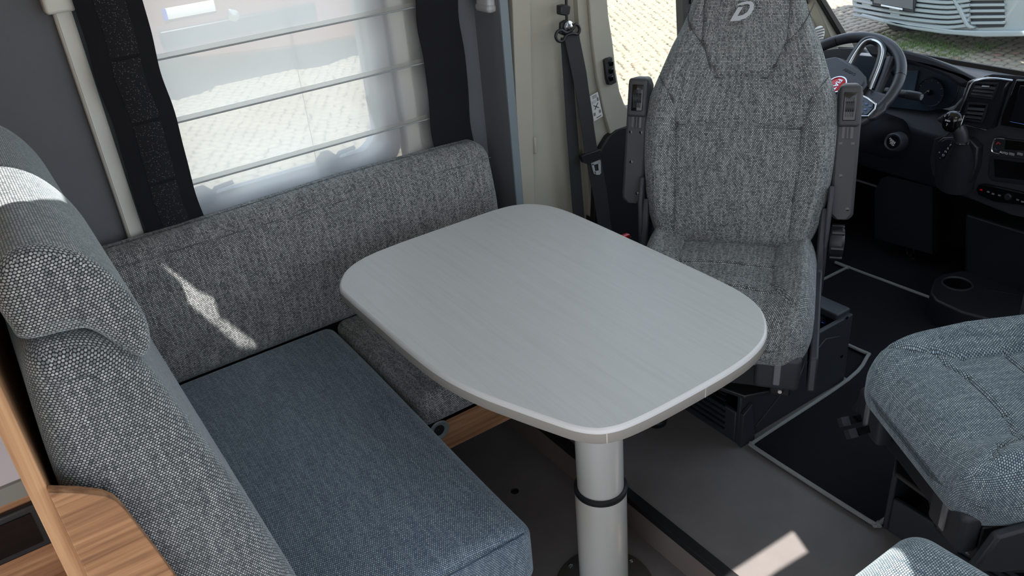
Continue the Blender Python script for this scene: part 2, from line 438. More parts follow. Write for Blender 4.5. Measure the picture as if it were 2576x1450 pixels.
# living wall with window opening
wl = MB()
X0, X1, Z0, Z1 = .29, .995, .79, 1.75
wl.box((-1.2,WY,0), (X0,WY+.03,2.1)); wl.box((X1,WY,0), (1.31,WY+.03,2.1)); wl.box((X0,WY,0), (X1,WY+.03,Z0)); wl.box((X0,WY,Z1), (X1,WY+.03,2.1))
struct('wall_left', wl, GREY_WALL, 'grey textile-grained side wall around the dinette window', smooth=False)
# ceiling with a milky roof hatch and added holes that cast the sun patches
def ceiling():
    bm = bmesh.new()
    outer = [(-1.6,-1.25),(2.75,-1.25),(2.75,2.12),(-1.6,2.12)]  # runs past the right wall as an added screen against the sun
    holes = [HATCH] + PATCH_HOLES
    loops = []
    for P in [outer] + holes:
        vs = [bm.verts.new((x, y, 2.08)) for x, y in P]; loops += [bm.edges.new((vs[i], vs[(i+1) % len(vs)])) for i in range(len(vs))]
    bmesh.ops.triangle_fill(bm, use_beauty=True, edges=loops)
    r_ = bmesh.ops.extrude_face_region(bm, geom=bm.faces[:])
    bmesh.ops.translate(bm, verts=[v for v in r_['geom'] if isinstance(v, bmesh.types.BMVert)], vec=(0,0,.03))
    bmesh.ops.recalc_face_normals(bm, faces=bm.faces[:])
    me = bpy.data.meshes.new('ceiling'); bm.to_mesh(me); bm.free(); return me
def lift(P, z=2.08):            # where the sun ray that lands on P crosses the roof
    k = (z - P.z)/(-SUN_DIR.z); q = P - SUN_DIR*k; return (q.x, q.y)
HATCH = [(.78,.15),(1.60,.15),(1.60,.85),(.78,.85)]
C1 = [lift(Yp(x,y,1.935)) for x, y in ((352,628),(395,652),(470,715),(500,745),(548,772),(556,815),(610,850),(690,905),(610,905),(480,800),(478,770),(462,738))]
A1 = [lift(Yp(x,y,Y)) for x, y, Y in ((-40,545,1.12),(-40,395,1.33),(60,400,1.33),(140,455,1.33),(200,585,1.33),(205,600,1.28),(150,570,1.2),(90,550,1.15))]
B1_ = [lift(Xp(x,y,.112)) for x, y in ((217,598),(240,610),(256,640),(263,690),(240,650))]
D1 = [lift(Zp(x,y,.1)) for x, y in ((1998,1336),(2043,1400),(1960,1452),(1860,1530),(1740,1530),(1840,1440))]
E1 = [lift(Zp(x,y,.615)) for x, y in ((2236,1352),(2268,1372),(2292,1410),(2312,1460),(2320,1520),(2040,1520),(2100,1440))]
PATCH_HOLES = [C1, A1, D1, E1, B1_]  # invented roof openings, outlined from the sun patches they cast
CEIL = ceiling
PLAIN = mat('ceiling_white', (205,205,200), .8)

def ngon_wall(name, pts, Y, th, m, label=None, parent=None, **k):
    mb = MB().prism([Yp(x,y,Y) for x,y in pts], (0,th,0)); return struct(name, mb, m, label, parent, **k)

# trims on the living wall
t3 = MB(); t3.rbox((.019,.012,.66), .008, (1,1,1), 3, c=(.241,WY-.012,1.445))
t3.box((.228,WY-.026,.80),(.2295,WY-.022,2.0))
struct('trim_3', t3, OFFWHITE, 'off-white upright blind rail left of the black curtain')
cl = MB(); cl.rbox((.030,.02,.08), .008, (1,1,1), 3, c=(.238,WY-.02,1.42)); struct('trim_4', cl, OFFWHITE, 'off-white clip at the top of the blind rail')
# bulkhead stub between wall and cab
bk = MB().box((1.268,1.950,0), (1.290,WY+.03,2.1)); struct('wall_front', bk, GREY_WALL, 'grey bulkhead stub between dinette and cab', smooth=False)
be = MB().box((1.266,1.942,0), (1.292,1.951,2.1)); struct('trim_5', be, EDGE_BLUE, 'blue-grey edge band of the bulkhead', bevel=.002)

# cab side: pillar panels, sill, door
ngon_wall('trim_6', [(1287,-60),(1333,-60),(1349,620),(1313,620)], 1.945, .03, CREAM, 'narrow cream pillar strip beside the bulkhead', bevel=.003)
ngon_wall('trim_7', [(1331,-60),(1452,-60),(1500,640),(1347,640)], 1.965, .03, CREAM, 'cream pillar panel behind the belt', bevel=.003)
pil = [(1449,-60),(1522,-60),(1530,40),(1541,110),(1548,175),(1558,230),(1570,262),(1590,283),(1640,290),(1800,290),(1800,360),(1560,372),(1545,700),(1494,700)]
ngon_wall('trim_8', pil, 1.945, .04, CREAM, 'cream door pillar trim with the curved window corner', bevel=.006)
ngon_wall('trim_9', [(1478,-60),(1522,-60),(1530,40),(1541,110),(1548,175),(1558,230),(1570,262),(1590,283),(1640,290),(1700,290),(1700,330),(1538,345),(1520,285),(1502,195),(1490,100)], 1.931, .013, CREAM, 'raised rib on the cream door pillar', bevel=.003)
lw = MB().box((1.31,1.985,-.04),(1.62,2.03,1.9)); struct('wall_left', lw, mat('cab_side_dark', (120,118,110), .7), 'cab side behind the cream pillar', smooth=False)
sill = MB().box((1.60,1.975,-.04),(2.95,2.03,.775)); 
struct('door_1', sill, BLACKP, 'lower half of the driver door', smooth=False)
# black door lining with a rounded shoulder
dl = [(1492,640),(1500,420),(1512,375),(1530,345),(1552,328),(1580,318),(1640,308),(1760,305),(1760,640)]
ngon_wall('trim_10', dl, 1.924, .05, BLACKP, 'black driver door lining below the window', bevel=.012)
# window frame posts of the cab door, A pillar
w2 = thing('window_2', 'driver door window over the sunlit yard', None, (2.2,1.97,.78), kind='structure')
obj('pane', MB().box((1.58,1.985,.78),(2.62,1.989,1.55)), GLASS, w2, smooth=False)
obj('window_post', MB().prism([Yp(x,y,1.96) for x,y in ((1715,-60),(1738,-60),(1744,160),(1722,160))], (0,.03,0)), BLACKP, w2)
obj('window_seal', MB().prism([Yp(x,y,1.955) for x,y in ((1738,-40),(2040,-40),(2045,10),(1738,10))], (0,.02,0)), BLACKP, w2)
ap = MB().prism([Yp(x,y,1.92) for x,y in ((2036,-30),(2062,-30),(2140,98),(2150,120),(2100,118))], (0,.05,0))
struct('trim_11', ap, CREAM, 'pale windscreen pillar beyond the driver headrest', bevel=.004)
ap2 = MB().prism([Yp(x,y,1.90) for x,y in ((2046,-30),(2060,-30),(2136,92),(2122,98))], (0,.02,0))
struct('trim_12', ap2, RUBBER, 'black windscreen seal along the pillar', bevel=.003)
ap3 = MB().prism([Yp(x,y,1.97) for x,y in ((2020,-30),(2040,-30),(2108,110),(2112,132),(2060,132))], (0,.03,0))
struct('trim_13', ap3, OFFWHITE, 'white outer flank of the pillar', bevel=.004)
vg = thing('defroster_grille', 'small slatted round vent in the pillar corner by the wheel', 'vent', Yp(2056,92,1.90))
obj('disc', MB().lathe([(.004,0),(.030,0),(.032,.006),(.028,.009)], Yp(2056,88,1.905), (0,-1,0)), OFFWHITE, vg)
for k in range(5): obj('slat', MB().box((Yp(2056,88,1.90).x-.024,1.890,Yp(2056,88,1.90).z-.02+k*.01),(Yp(2056,88,1.90).x+.024,1.896,Yp(2056,88,1.90).z-.0165+k*.01)), GREYPRINT, vg)
# windscreen
w3 = thing('window_3', 'windscreen with the parked van behind it', None, (2.9,1,.8), kind='structure')
obj('pane', MB().prism([(3.06,-.1,.70),(3.06,1.93,.70),(2.45,1.93,1.9),(2.45,-.1,1.9)], (.004,0,.003)), GLASS, w3, smooth=False)
obj('black_border', MB().prism([(3.05,-.1,.70),(3.05,1.93,.70),(3.04,1.93,.722),(3.04,-.1,.722)], (-.003,0,-.002)), RUBBER, w3, smooth=False)
# right side of the cab: passenger door
rw = MB(); rw.box((.95,-.28,-.04),(2.95,-.24,.85)); rw.box((.95,-.28,1.80),(2.75,-.24,2.1)); rw.box((1.62,-.28,.85),(1.75,-.24,1.80))
struct('wall_right', rw, CREAM, 'cab side with the passenger door', smooth=False)

# ================================================================== WINDOW 1
w1 = thing('window_1', 'dinette side window behind the sheer blind', None, (.64,WY,.8), kind='structure')
FR = mat('window_frame_pale', (196,197,206), .5)
def ringframe(x0,x1,z0,z1,wd,y0,y1,r=.06,n=8):
    def rr(x0,x1,z0,z1,r):
        out = []
        for cx,cz,a0 in ((x1-r,z1-r,0),(x0+r,z1-r,90),(x0+r,z0+r,180),(x1-r,z0+r,270)):
            for k in range(n+1):
                a = math.radians(a0+90*k/n); out.append((cx+r*math.cos(a), cz+r*math.sin(a)))
        return out
    o_, i_ = rr(x0,x1,z0,z1,r), rr(x0+wd,x1-wd,z0+wd,z1-wd,max(.01,r-wd*.3)); N = len(o_)
    vs = [(x,y0,z) for x,z in o_]+[(x,y0,z) for x,z in i_]+[(x,y1,z) for x,z in o_]+[(x,y1,z) for x,z in i_]
    fs = []
    for k in range(N):
        j = (k+1)%N
        fs += [(k,k+N,j+N,j),(k+2*N,j+2*N,j+3*N,k+3*N),(k,j,j+2*N,k+2*N),(k+N,k+3*N,j+3*N,j+N)]
    return MB().add(vs, fs)
obj('window_frame', ringframe(.285,.992,.775,1.76,.072,WY+.012,WY+.045,.09), FR, w1, ang=50)
obj('frame_bead', ringframe(.352,.925,.842,1.69,.010,WY+.005,WY+.03,.05), mat('bead_pale', (150,152,156), .4), w1, ang=50)
obj('window_pane', MB().box((.33,WY+.046,.81),(.96,WY+.049,1.72)), GLASS, w1, smooth=False)
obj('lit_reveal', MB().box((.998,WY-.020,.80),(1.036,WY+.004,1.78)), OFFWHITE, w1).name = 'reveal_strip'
def latch(x, z):
    o = obj('window_latch', MB().prism([(x-.035,WY+.0,z-.035),(x+.02,WY+.0,z-.035),(x+.025,WY,z+.0),(x+.005,WY,z+.02),(x-.015,WY,z+.02),(x-.035,WY,z+.0)], (0,.012,0)), BLACKP, w1, bevel=.003)
    obj('lever', MB().tube([(x+.015,WY-.003,z-.012),(x+.03,WY-.006,z+.008),(x+.075,WY-.008,z+.012)], [.008,.006,.006], 8), BLACKP, o)
latch(.425,.862); latch(.765,.862)
sx = MB().tube([(.905,WY+.0,1.0),(.915,WY,.93),(.925,WY,.87)], .006, 8); o = obj('window_stay', sx, BLACKP, w1)
# ------------------------------------------------ Roman blind
bl = thing('roman_blind', 'sheer white roman blind with cross rods over the side window', 'blind', (.74,WY-.04,.8))
rods = [.79,.905,1.06,1.208,1.36,1.51,1.70]
for k in range(len(rods)-1):
    z0, z1 = rods[k], rods[k+1]; mb = MB(); vs = []; N = 40; Mz = 8
    for j in range(Mz+1):
        for i in range(N+1):
            t = j/Mz; x = .392 + .70*i/N
            bow = -.010*math.sin(PI*t)*(1 if k else .3) - .004*math.sin(x*19+k*2)*math.sin(PI*t)
            vs.append((x, WY-.030+bow, z0 + (z1-z0)*t))
    fs = [(j*(N+1)+i, j*(N+1)+i+1, (j+1)*(N+1)+i+1, (j+1)*(N+1)+i) for j in range(Mz) for i in range(N)]
    mb.add(vs, fs); obj('cloth_panel', mb, SHEER, bl, ang=80)
RODM = mat('blind_rod', (150,156,158), .5)
for z in rods[1:-1]:
    obj('rod', MB().tube([(.392,WY-.036,z),(1.09,WY-.036,z)], .0022, 8), RODM, bl)
    obj('hem', MB().box((.392,WY-.0335,z+.001),(1.09,WY-.0325,z+.012)), SHEER, bl, smooth=False)
obj('draw_cord', MB().tube([(.72,WY-.026,1.7),(.72,WY-.026,.80)], .0008, 6), RODM, bl)
# ------------------------------------------------ black curtain bands
def curtain(x0, x1, zb, ztop, label, sp, wave):
    c = thing('curtain', label, 'curtain', ((x0+x1)/2, WY-.05, zb))
    def strip(xa, xb, mt, nm, dy, zs, ze):
        mb = MB(); N = 8; K = 60; vs = []
        for j in range(K+1):
            z = zs + (ze-zs)*j/K
            for i in range(N+1):
                s_ = i/N; x = xa+(xb-xa)*s_ + wave*.0025*math.sin(z*23+x0*9) + wave*.0015*math.sin(z*41)
                y = WY-.052+dy - .004*math.sin(s_*PI) + .003*math.sin(z*40.5)
                vs.append((x,y,z))
        n1 = len(vs); vs += [(x, y+.003, z) for x,y,z in vs]
        fs = [(j*(N+1)+i, j*(N+1)+i+1, (j+1)*(N+1)+i+1, (j+1)*(N+1)+i) for j in range(K) for i in range(N)]
        fs += [tuple(n1+q for q in f[::-1]) for f in fs]
        for j in range(K):
            for i, fl_ in ((0,0),(N,1)):
                a, b = j*(N+1)+i, (j+1)*(N+1)+i
                fs.append((a,b,b+n1,a+n1) if not fl_ else (b,a,a+n1,b+n1))
        obj(nm, mb.add(vs, fs), mt, c, ang=60)
    strip(x0, x1, BLACKCLOTH, 'band', 0, zb, ztop)
    if sp:
        zz = zb+.022
        while zz < ztop:
            strip(x0+.038, x1-.036, SPARKLE, 'pleat_panel', -.004, zz, min(zz+.138, ztop)); zz += .146
    return c
curtain(.262,.398,.775,1.72,'black curtain band hanging left of the roman blind', True, 1)
curtain(1.062,1.190,.770,1.72,'plain black curtain band hanging right of the roman blind', False, 1.4)
# grey lamp base on the bulkhead
lp = thing('wall_lamp', 'grey white lamp base high on the bulkhead', 'lamp', (1.275,2.02,1.17))
q0 = Xp(1232,12,1.272)
obj('body', MB().rbox((.013,.033,.055), .010, (1,2,3), 3, c=(1.260,q0.y,q0.z+.045)), mat('lamp_grey', (188,188,190), .4), lp)
obj('cover', MB().rbox((.004,.024,.04), .004, (1,2,3), 2, c=(1.246,q0.y,q0.z+.06)), OFFWHITE, lp)
obj('lower_lip', MB().rbox((.016,.036,.012), .011, (1,2,1), 3, c=(1.259,q0.y,q0.z-.004)), mat('lamp_lip', (176,176,178), .35), lp)

# ================================================================== CUSHIONS
def puff(h, amt, ax=2):
    def f(p):
        k = [1,1,1]
        return p
    return f
# side backrest along the wall
L = 1.21-.12; cx = (1.21+.12)/2
def d_side(p):
    x, y, z = p
    t = (z+.195)/.39
    y -= .012*(1-(2*t-1)**2)*(1 if y < 0 else 0)
    if y > 0: pass
    y += .035*max(0,(t-.55))*(1 if y<0 else 0)
    z += .010*math.sin((x+.1)*5)*.4*(t) - .022*t*max(0,(x-.1))   # top edge falls a little towards the cab
    e = max(0, x-(L/2-.10))/.10
    if e > 0: x -= .030*e*e*(t*.4) ; 
    return (x, y, z)
mb = MB().rbox((L/2,.065,.195), .045, (70,5,26), 5, d_side, c=(cx,1.998,.636))
o = obj('wall_cushion', mb, F_WALL, ang=80); tag(o, 'long grey woven backrest cushion leaning on the window wall', 'cushion')
sm = obj('seam', MB().tube([(cx-L/2+.05+i*(L-.07)/40, 1.9405+.0, .800-.018*i/40) for i in range(41)], .0011, 6), mat('seam_thread', (92,98,100), .9), o)
# side seat cushion below the table
mb = MB().rbox((.29,.245,.045), .028, (30,24,3), 4, None, c=(.930,1.712,.411))
o = obj('seat_cushion', mb, F_WALL, ang=80); tag(o, 'dark grey side seat cushion under the table edge by the wall', 'cushion')
# wooden seat box under it
sb = thing('side_seat_box', 'oak side seat box with a round grommet under the table', 'seat box', (.95,1.75,0))
obj('front_panel', MB().box((.640,1.490,.262),(1.045,1.506,.366)), OAKX, sb, bevel=.001)
obj('bench_top', MB().box((.640,1.49,.352),(1.268,1.93,.3640)), OAKX, sb)
obj('end_panel', MB().box((1.250,1.50,.10),(1.268,1.93,.352)), OAKX, sb)
obj('plinth', MB().box((.640,1.82,.0),(1.045,1.84,.262)), mat('plinth_dark',(66,62,60),.7), sb)
gp = Yp(1103,1082,1.49)
obj('grommet', MB().lathe([(.014,0),(.026,0),(.028,.004),(.024,.006),(.015,.003)], gp, (0,-1,0), 28, cap=False), mat('grommet_grey',(120,128,130),.4), sb)
obj('grommet_hole', MB().lathe([(.001,.001),(.016,.001)], gp, (0,-1,0), 20, cap=False), BLACKP, sb)
# bench seat cushion
def d_bench(p):
    x, y, z = p
    if z > 0: z += .012*(1-(x/.25)**2)*(1-(y/.5)**2)
    if x > 0: x += .006*math.sin(y*4)
    if y < 0 and x > .1: y -= .012*(x-.1)/.1
    return (x, y, z)
bp = thing('travel_bench', 'blue-grey forward-facing bench with two headrests at the left', 'bench', (.3,1.45,0))
mb = MB().rbox((.240,.478,.075), .032, (30,56,8), 5, d_bench, c=(.388,1.476,.378))
obj('seat_cushion', mb, F_BENCH, bp, ang=80)
pts = []
for i in range(30): pts.append((.17+.43*i/29, 1.000 - .010*i/29, .441))
obj('seam', MB().tube(pts, .0014, 6), mat('seam_blue', (60,74,92), .9), bp)
obj('box_body', MB().box((.02,1.04,0),(.575,1.93,.3)), OAKX, bp, bevel=.002)
# bench backrest with headrests
def yloft(prof, y0, y1, r, nseg=5, ny=24, bulge=0, spine=None):
    """profile of (x, z) run along y with rounded ends"""
    n = len(prof); mx = sum(p[0] for p in prof)/n; mz = sum(p[1] for p in prof)/n
    nor = []
    for i in range(n):
        a, b = V((*prof[i-1],0)), V((*prof[(i+1) % n],0)); t = (b-a).normalized(); nor.append((t.y, -t.x))
    area = sum(prof[i][0]*prof[(i+1)%n][1]-prof[(i+1)%n][0]*prof[i][1] for i in range(n))
    sgn = 1 if area > 0 else -1
    secs = []
    for k in range(nseg+1): a = PI/2*k/nseg; secs.append((y0 + r*(1-math.sin(a)), r*(1-math.cos(a))))
    secs = secs[::-1]; secs = [(y0 + r*(1-math.sin(PI/2*(k/nseg))) , r*(1-math.cos(PI/2*(k/nseg)))) for k in range(nseg,-1,-1)]
    secs = [(y0 + r*(1-math.cos(PI/2*k/nseg)), r*(1-math.sin(PI/2*k/nseg))) for k in range(nseg+1)]
    mid = [(y0+r+(y1-y0-2*r)*k/ny, -bulge*math.sin(PI*k/ny)) for k in range(1, ny)]
    mid = [(y, 0) for y, _ in mid]; end = [(y1 - (y-y0), ins) for y, ins in secs[::-1]]
    secs = secs + mid + end
    if spine: secs = [(y0-.003,-1),(y0-.003,-.8),(y0-.002,-.6),(y0-.001,-.4)] + secs + [(y1+.001,-.4),(y1+.002,-.6),(y1+.003,-.8),(y1+.003,-1)]
    vs = []; arc = [0]
    for i in range(n): arc.append(arc[-1] + math.dist(prof[i], prof[(i+1) % n]))
    for y, ins in secs:
        for (x, z) in prof:
            hx_ = (max(p[0] for p in prof)-min(p[0] for p in prof))/2; hz_ = (max(p[1] for p in prof)-min(p[1] for p in prof))/2
            # pull each rim point towards the spine of the profile
            k_ = 0
            near_ = min(spine, key=lambda q: math.dist(q, (x,z))) if spine else (mx, mz)
            d_ = math.dist(near_, (x,z)) or 1; k_ = max(min(r/d_, .8), -ins) if ins < 0 else min(ins/d_, .8)
            vs.append((x + (near_[0]-x)*k_, y, z + (near_[1]-z)*k_))
    fs = []; uvs = []
    for k in range(len(secs)-1):
        for i in range(n):
            j = (i+1) % n; f = (k*n+i, (k+1)*n+i, (k+1)*n+j, k*n+j); u = [(secs[k][0],arc[i]),(secs[k+1][0],arc[i]),(secs[k+1][0],arc[i+1]),(secs[k][0],arc[i+1])]
            if secs[k][1] != secs[k+1][1]: u = None
            if sgn < 0: f = f[::-1]; u = u[::-1]
            fs.append(f); uvs.append(u)
    tri = tessellate_polygon([[V((x,z,0)) for x,z in prof]])
    base = [(vs[i][0], vs[i][2]) for i in range(n)]
    for t in ([] if spine else tri):
        for off, fl_ in ((0,True),((len(secs)-1)*n,False)):
            f = tuple(q+off for q in t)
            a,b,c = (vs[q] for q in f); nn = (V(b)-V(a)).cross(V(c)-V(a)).y
            if (nn > 0) == fl_: f = f[::-1]
            fs.append(f); uvs.append([(vs[q][0],vs[q][2]) for q in f])
    return MB().add(vs, fs, uvs)
def smooth2(pts, n=6):
    return [(p.x, p.y) for p in smoothpath([(x,z,0) for x,z in pts], n, True)]
prof = smooth2([(-.055,.40),(.06,.36),(.17,.37),(.205,.46),(.185,.60),(.160,.74),(.130,.88),(.100,1.0),(.078,1.08),(.045,1.130),(.0,1.150),(-.035,1.140),(-.05,1.07),(-.06,.9),(-.06,.6)], 6)
obj('back_pad', yloft(prof, .945, 1.925, .045, 7, 40, .003, [(.10-.0*t,.44) if t == 0 else (.10-.11*t/20, .44+.66*t/20) for t in range(21)]), F_BACK, bp, ang=80)
prof2 = smooth2([(-.028,1.168),(.030,1.158),(.058,1.118),(.076,1.098),(.092,1.110),(.096,1.15),(.080,1.205),(.050,1.25),(.01,1.272),(-.025,1.262),(-.040,1.225),(-.038,1.19)], 6)
SPN = [(.0,1.215),(.02,1.205),(.045,1.18),(.065,1.15),(.075,1.125)]
obj('headrest', yloft([(x, z-.012) for x, z in prof2], .965, 1.335, .022, 6, 20, .004, [(x, z-.012) for x, z in SPN]), F_BACK, bp, ang=80)
prof3 = [(x-.002, z-.040) for x, z in prof2]
obj('headrest', yloft(prof3, 1.41, 1.77, .025, 6, 20, .004, [(x-.002, z-.04) for x, z in SPN]), F_BACK, bp, ang=80)
for y in (1.09,1.25,1.52,1.68):
    obj('headrest_post', MB().tube([(-.005,y,1.10),(-.005,y,1.16)], .006, 8), STEEL, bp)
sp_ = [Yp(x,y,.950) for x,y in ((130,862),(197,919),(290,1000),(379,1082),(481,1211),(600,1340),(720,1480))]
# ------------------------------------------------ wooden partition behind the bench
wp = thing('bench_partition', 'oak partition boards behind and beside the bench', 'partition', (-.07,1.4,0))
obj('rear_board', MB().box((-.086,.93,0),(-.066,2.07,1.9)), OAK, wp, bevel=.0015)
side = [(-.066,0),(-.066,.985),(-.040,.975),(-.014,.952),(.003,.92),(.012,.88),(.024,.80),(.05,.64),(.08,.45),(.12,.28),(.58,.28),(.58,0)]
pts = [Yp(x,y,.915) for x,y in ((131,1238),(200,1243),(262,1250),(292,1262),(318,1288),(350,1330),(400,1395),(440,1450),(520,1560))]
poly = [(-.066,.915,0)] + [V((-.066,.915,pts[0].z))] + pts[1:] + [V((.12,.915,.30)), V((.12,.915,0))]
obj('side_board', MB().prism(poly, (0,.018,0)), OAKX, wp, bevel=.0012)
# worktop and cabinet behind the partition, lower left corner
kt = thing('rear_counter', 'white rear counter with grey edge behind the oak partition', 'counter', (-.4,1.4,0))
wz = .80; wy = 1.27
obj('worktop', MB().box((-.9,wy,wz-.026),(-.088,2.07,wz)), mat('white_worktop', (215,213,222), .35), kt)
obj('edge_band', MB().box((-.9,wy-.008,wz-.028),(-.088,wy,wz+.001)), mat('edge_grey', (120,120,116), .4), kt)
obj('cabinet_front', MB().box((-.9,wy+.01,0),(-.088,wy+.03,wz-.028)), OAKX, kt)
tr = obj('black_tray', MB().box((-.30,wy-.004,.665),(-.112,wy+.01,.750)), BLACKP, kt, bevel=.004)
obj('tray_recess', MB().box((-.29,wy-.006,.678),(-.125,wy-.003,.738)), GLOSS, tr)
obj('shelf_board', MB().box((-.9,1.02,.575),(-.088,wy+.01,.593)), OAKX, kt)

# ================================================================== TABLE
tb = thing('dining_table', 'pale grey laminate table with rounded corners on one round leg', 'table', (.875,1.10,0))
def rrect(x0,x1,y0,y1,rs,n=14,bow=.0):
    out = []
    for (cx_,cy_,a0,r) in ((x1-rs[0],y1-rs[0],0,rs[0]),(x0+rs[1],y1-rs[1],90,rs[1]),(x0+rs[2],y0+rs[2],180,rs[2]),(x1-rs[3],y0+rs[3],270,rs[3])):
        for k in range(n+1):
            a = math.radians(a0+90*k/n); out.append((cx_+r*math.cos(a), cy_+r*math.sin(a)))
    return out
TZ = .72
OUT = [(.563,1.60),(.5625,1.44),(.563,1.30),(.570,1.185),(.590,1.092),(.618,1.012),(.645,.942),(.664,.898),(.686,.869),(.712,.854),(.747,.846),(.810,.842),(.900,.8415),(.985,.844),(1.052,.853),(1.108,.873),(1.152,.906),(1.188,.953),(1.207,1.010),(1.213,1.08),(1.213,1.20),(1.211,1.36),(1.208,1.50),(1.203,1.60),(1.191,1.660),(1.168,1.704),(1.130,1.735),(1.075,1.749),(.98,1.752),(.85,1.753),(.735,1.750),(.665,1.737),(.617,1.711),(.584,1.673),(.567,1.638)]
OUTS = [(p.x, p.y) for p in smoothpath([(x,y,0) for x,y in OUT], 4, True)]
def inset(ins):
    n = len(OUTS); o = []
    for i in range(n):
        a, b = OUTS[i-1], OUTS[(i+1) % n]; t = V((b[0]-a[0], b[1]-a[1], 0)).normalized()
        o.append((OUTS[i][0]-t.y*ins, OUTS[i][1]+t.x*ins))
    return o
def slab(ins, z0, z1, mbx=None):
    return (mbx or MB()).prism([(x,y,z0) for x,y in inset(ins)], (0,0,z1-z0))
def rimmesh(levels):
    vs = []; fs = []; N = None
    for ins, z in levels:
        p = inset(ins); N = len(p); vs += [(x,y,z) for x,y in p]
    for k in range(len(levels)-1):
        for i in range(N): j = (i+1)%N; fs.append((k*N+i, k*N+j, (k+1)*N+j, (k+1)*N+i))
    return MB().add(vs, fs)
tt = MB(); slab(.006, TZ-.004, TZ, tt); obj('tabletop', tt, TABLE_TOP, tb, ang=30)
obj('core', slab(.004, TZ-.031, TZ-.0042), TABLE_EDGE, tb)
obj('rim', rimmesh([(.0,TZ-.009),(.0008,TZ-.005),(.003,TZ-.0015),(.0062,TZ-.0002)]), TABLE_RIM, tb, ang=60)
obj('edge_band', rimmesh([(.004,TZ-.031),(.0012,TZ-.0305),(.0,TZ-.029),(.0,TZ-.009)]), TABLE_EDGE, tb, ang=60)
for x, y in ((1502,1093),(1750,990)):
    p = Zp(x, y, TZ-.02)
# joint marks in the edge band
obj('band_joint', MB().box((.700,.8585,TZ-.029),(.702,.8625,TZ-.008)), mat('joint_pale',(214,206,196),.5), tb)
obj('band_joint', MB().box((.915,.8410,TZ-.029),(.9162,.844,TZ-.009)), mat('joint_pale2',(196,190,182),.5), tb)
PX, PY = .875, 1.10
obj('upper_tube', MB().lathe([(.0515,.30),(.0515,TZ-.031)], (PX,PY,0), n=48), POLE, tb)
obj('lower_tube', MB().lathe([(.0575,.006),(.0575,.318)], (PX,PY,0), n=48), POLE, tb)
obj('collar_ring', MB().lathe([(.0512,.325),(.0545,.327),(.0590,.324),(.0598,.319),(.0590,.313),(.0575,.312)], (PX,PY,0), n=48, cap=False), RUBBER, tb)
fp = obj('base_plate', MB().lathe([(.118,0),(.118,.003),(.115,.005),(.05,.0055)], (PX,PY,0), n=56), mat('plate_dark',(86,84,81),.5,metal=.3), tb)
for a in (9,105,189,285):
    a = math.radians(a); c = V((PX+.101*math.cos(a), PY+.101*math.sin(a), .005))
    obj('screw', MB().lathe([(.0065,0),(.0060,.002),(.0035,.0028),(.003,.0015)], c, n=14), STEEL, fp)
# small black cap sunk in the floor
c = Zp(1295,1237,.0); o = obj('drain_plug', MB().lathe([(.0115,0),(.0115,.001),(.009,.0016),(.0085,.0004)], c, n=20), RUBBER); tag(o, 'small round black plug sunk in the dinette floor', 'plug')
c = Zp(1650,1052,.115); o = obj('floor_stud', MB().lathe([(.03,-.014),(.032,0),(.026,.008),(.01,.010)], c, n=24), RUBBER); tag(o, 'black rubber stud on the cab floor behind the table leg', 'stud')

# ================================================================== SWIVEL SEATS
ARM = [(-.029,.0),(-.029,.30),(-.020,.322),(.018,.322),(.028,.305),(.028,.0),(.015,-.014),(-.02,-.014)]
def dseg(px, py, ax, ay, bx, by):
    dx, dy = bx-ax, by-ay; L2 = dx*dx+dy*dy; t = max(0, min(1, ((px-ax)*dx+(py-ay)*dy)/L2)) if L2 else 0
    return math.hypot(px-ax-t*dx, py-ay-t*dy)
def halfw(t):
    T = [(-.02,.185),(.0,.200),(.06,.222),(.13,.234),(.21,.241),(.30,.241),(.37,.232),(.43,.208),(.50,.182),(.55,.158),(.61,.136),(.70,.130),(.80,.126),(.88,.115)]
    for (a,b),(c_,d) in zip(T, T[1:]):
        if t <= c_: return b+(d-b)*max(0,(t-a))/(c_-a)
    return T[-1][1]
SEAMM = mat('seam_shadow_thread', (78,82,84), .9)
SEAMS = [[(-.148,.02),(-.150,.12),(-.155,.30),(-.168,.37),(-.205,.425)],[(.148,.02),(.150,.12),(.155,.30),(.168,.37),(.205,.425)],
         [(-.155,.30),(.155,.302)],
         [(-.158,.60),(-.135,.545),(-.098,.50),(-.078,.45),(-.060,.422),(.060,.422),(.078,.45),(.098,.50),(.135,.545),(.15,.60)],
         [(-.102,.66),(-.102,.51)],[(.102,.66),(.102,.51)]]
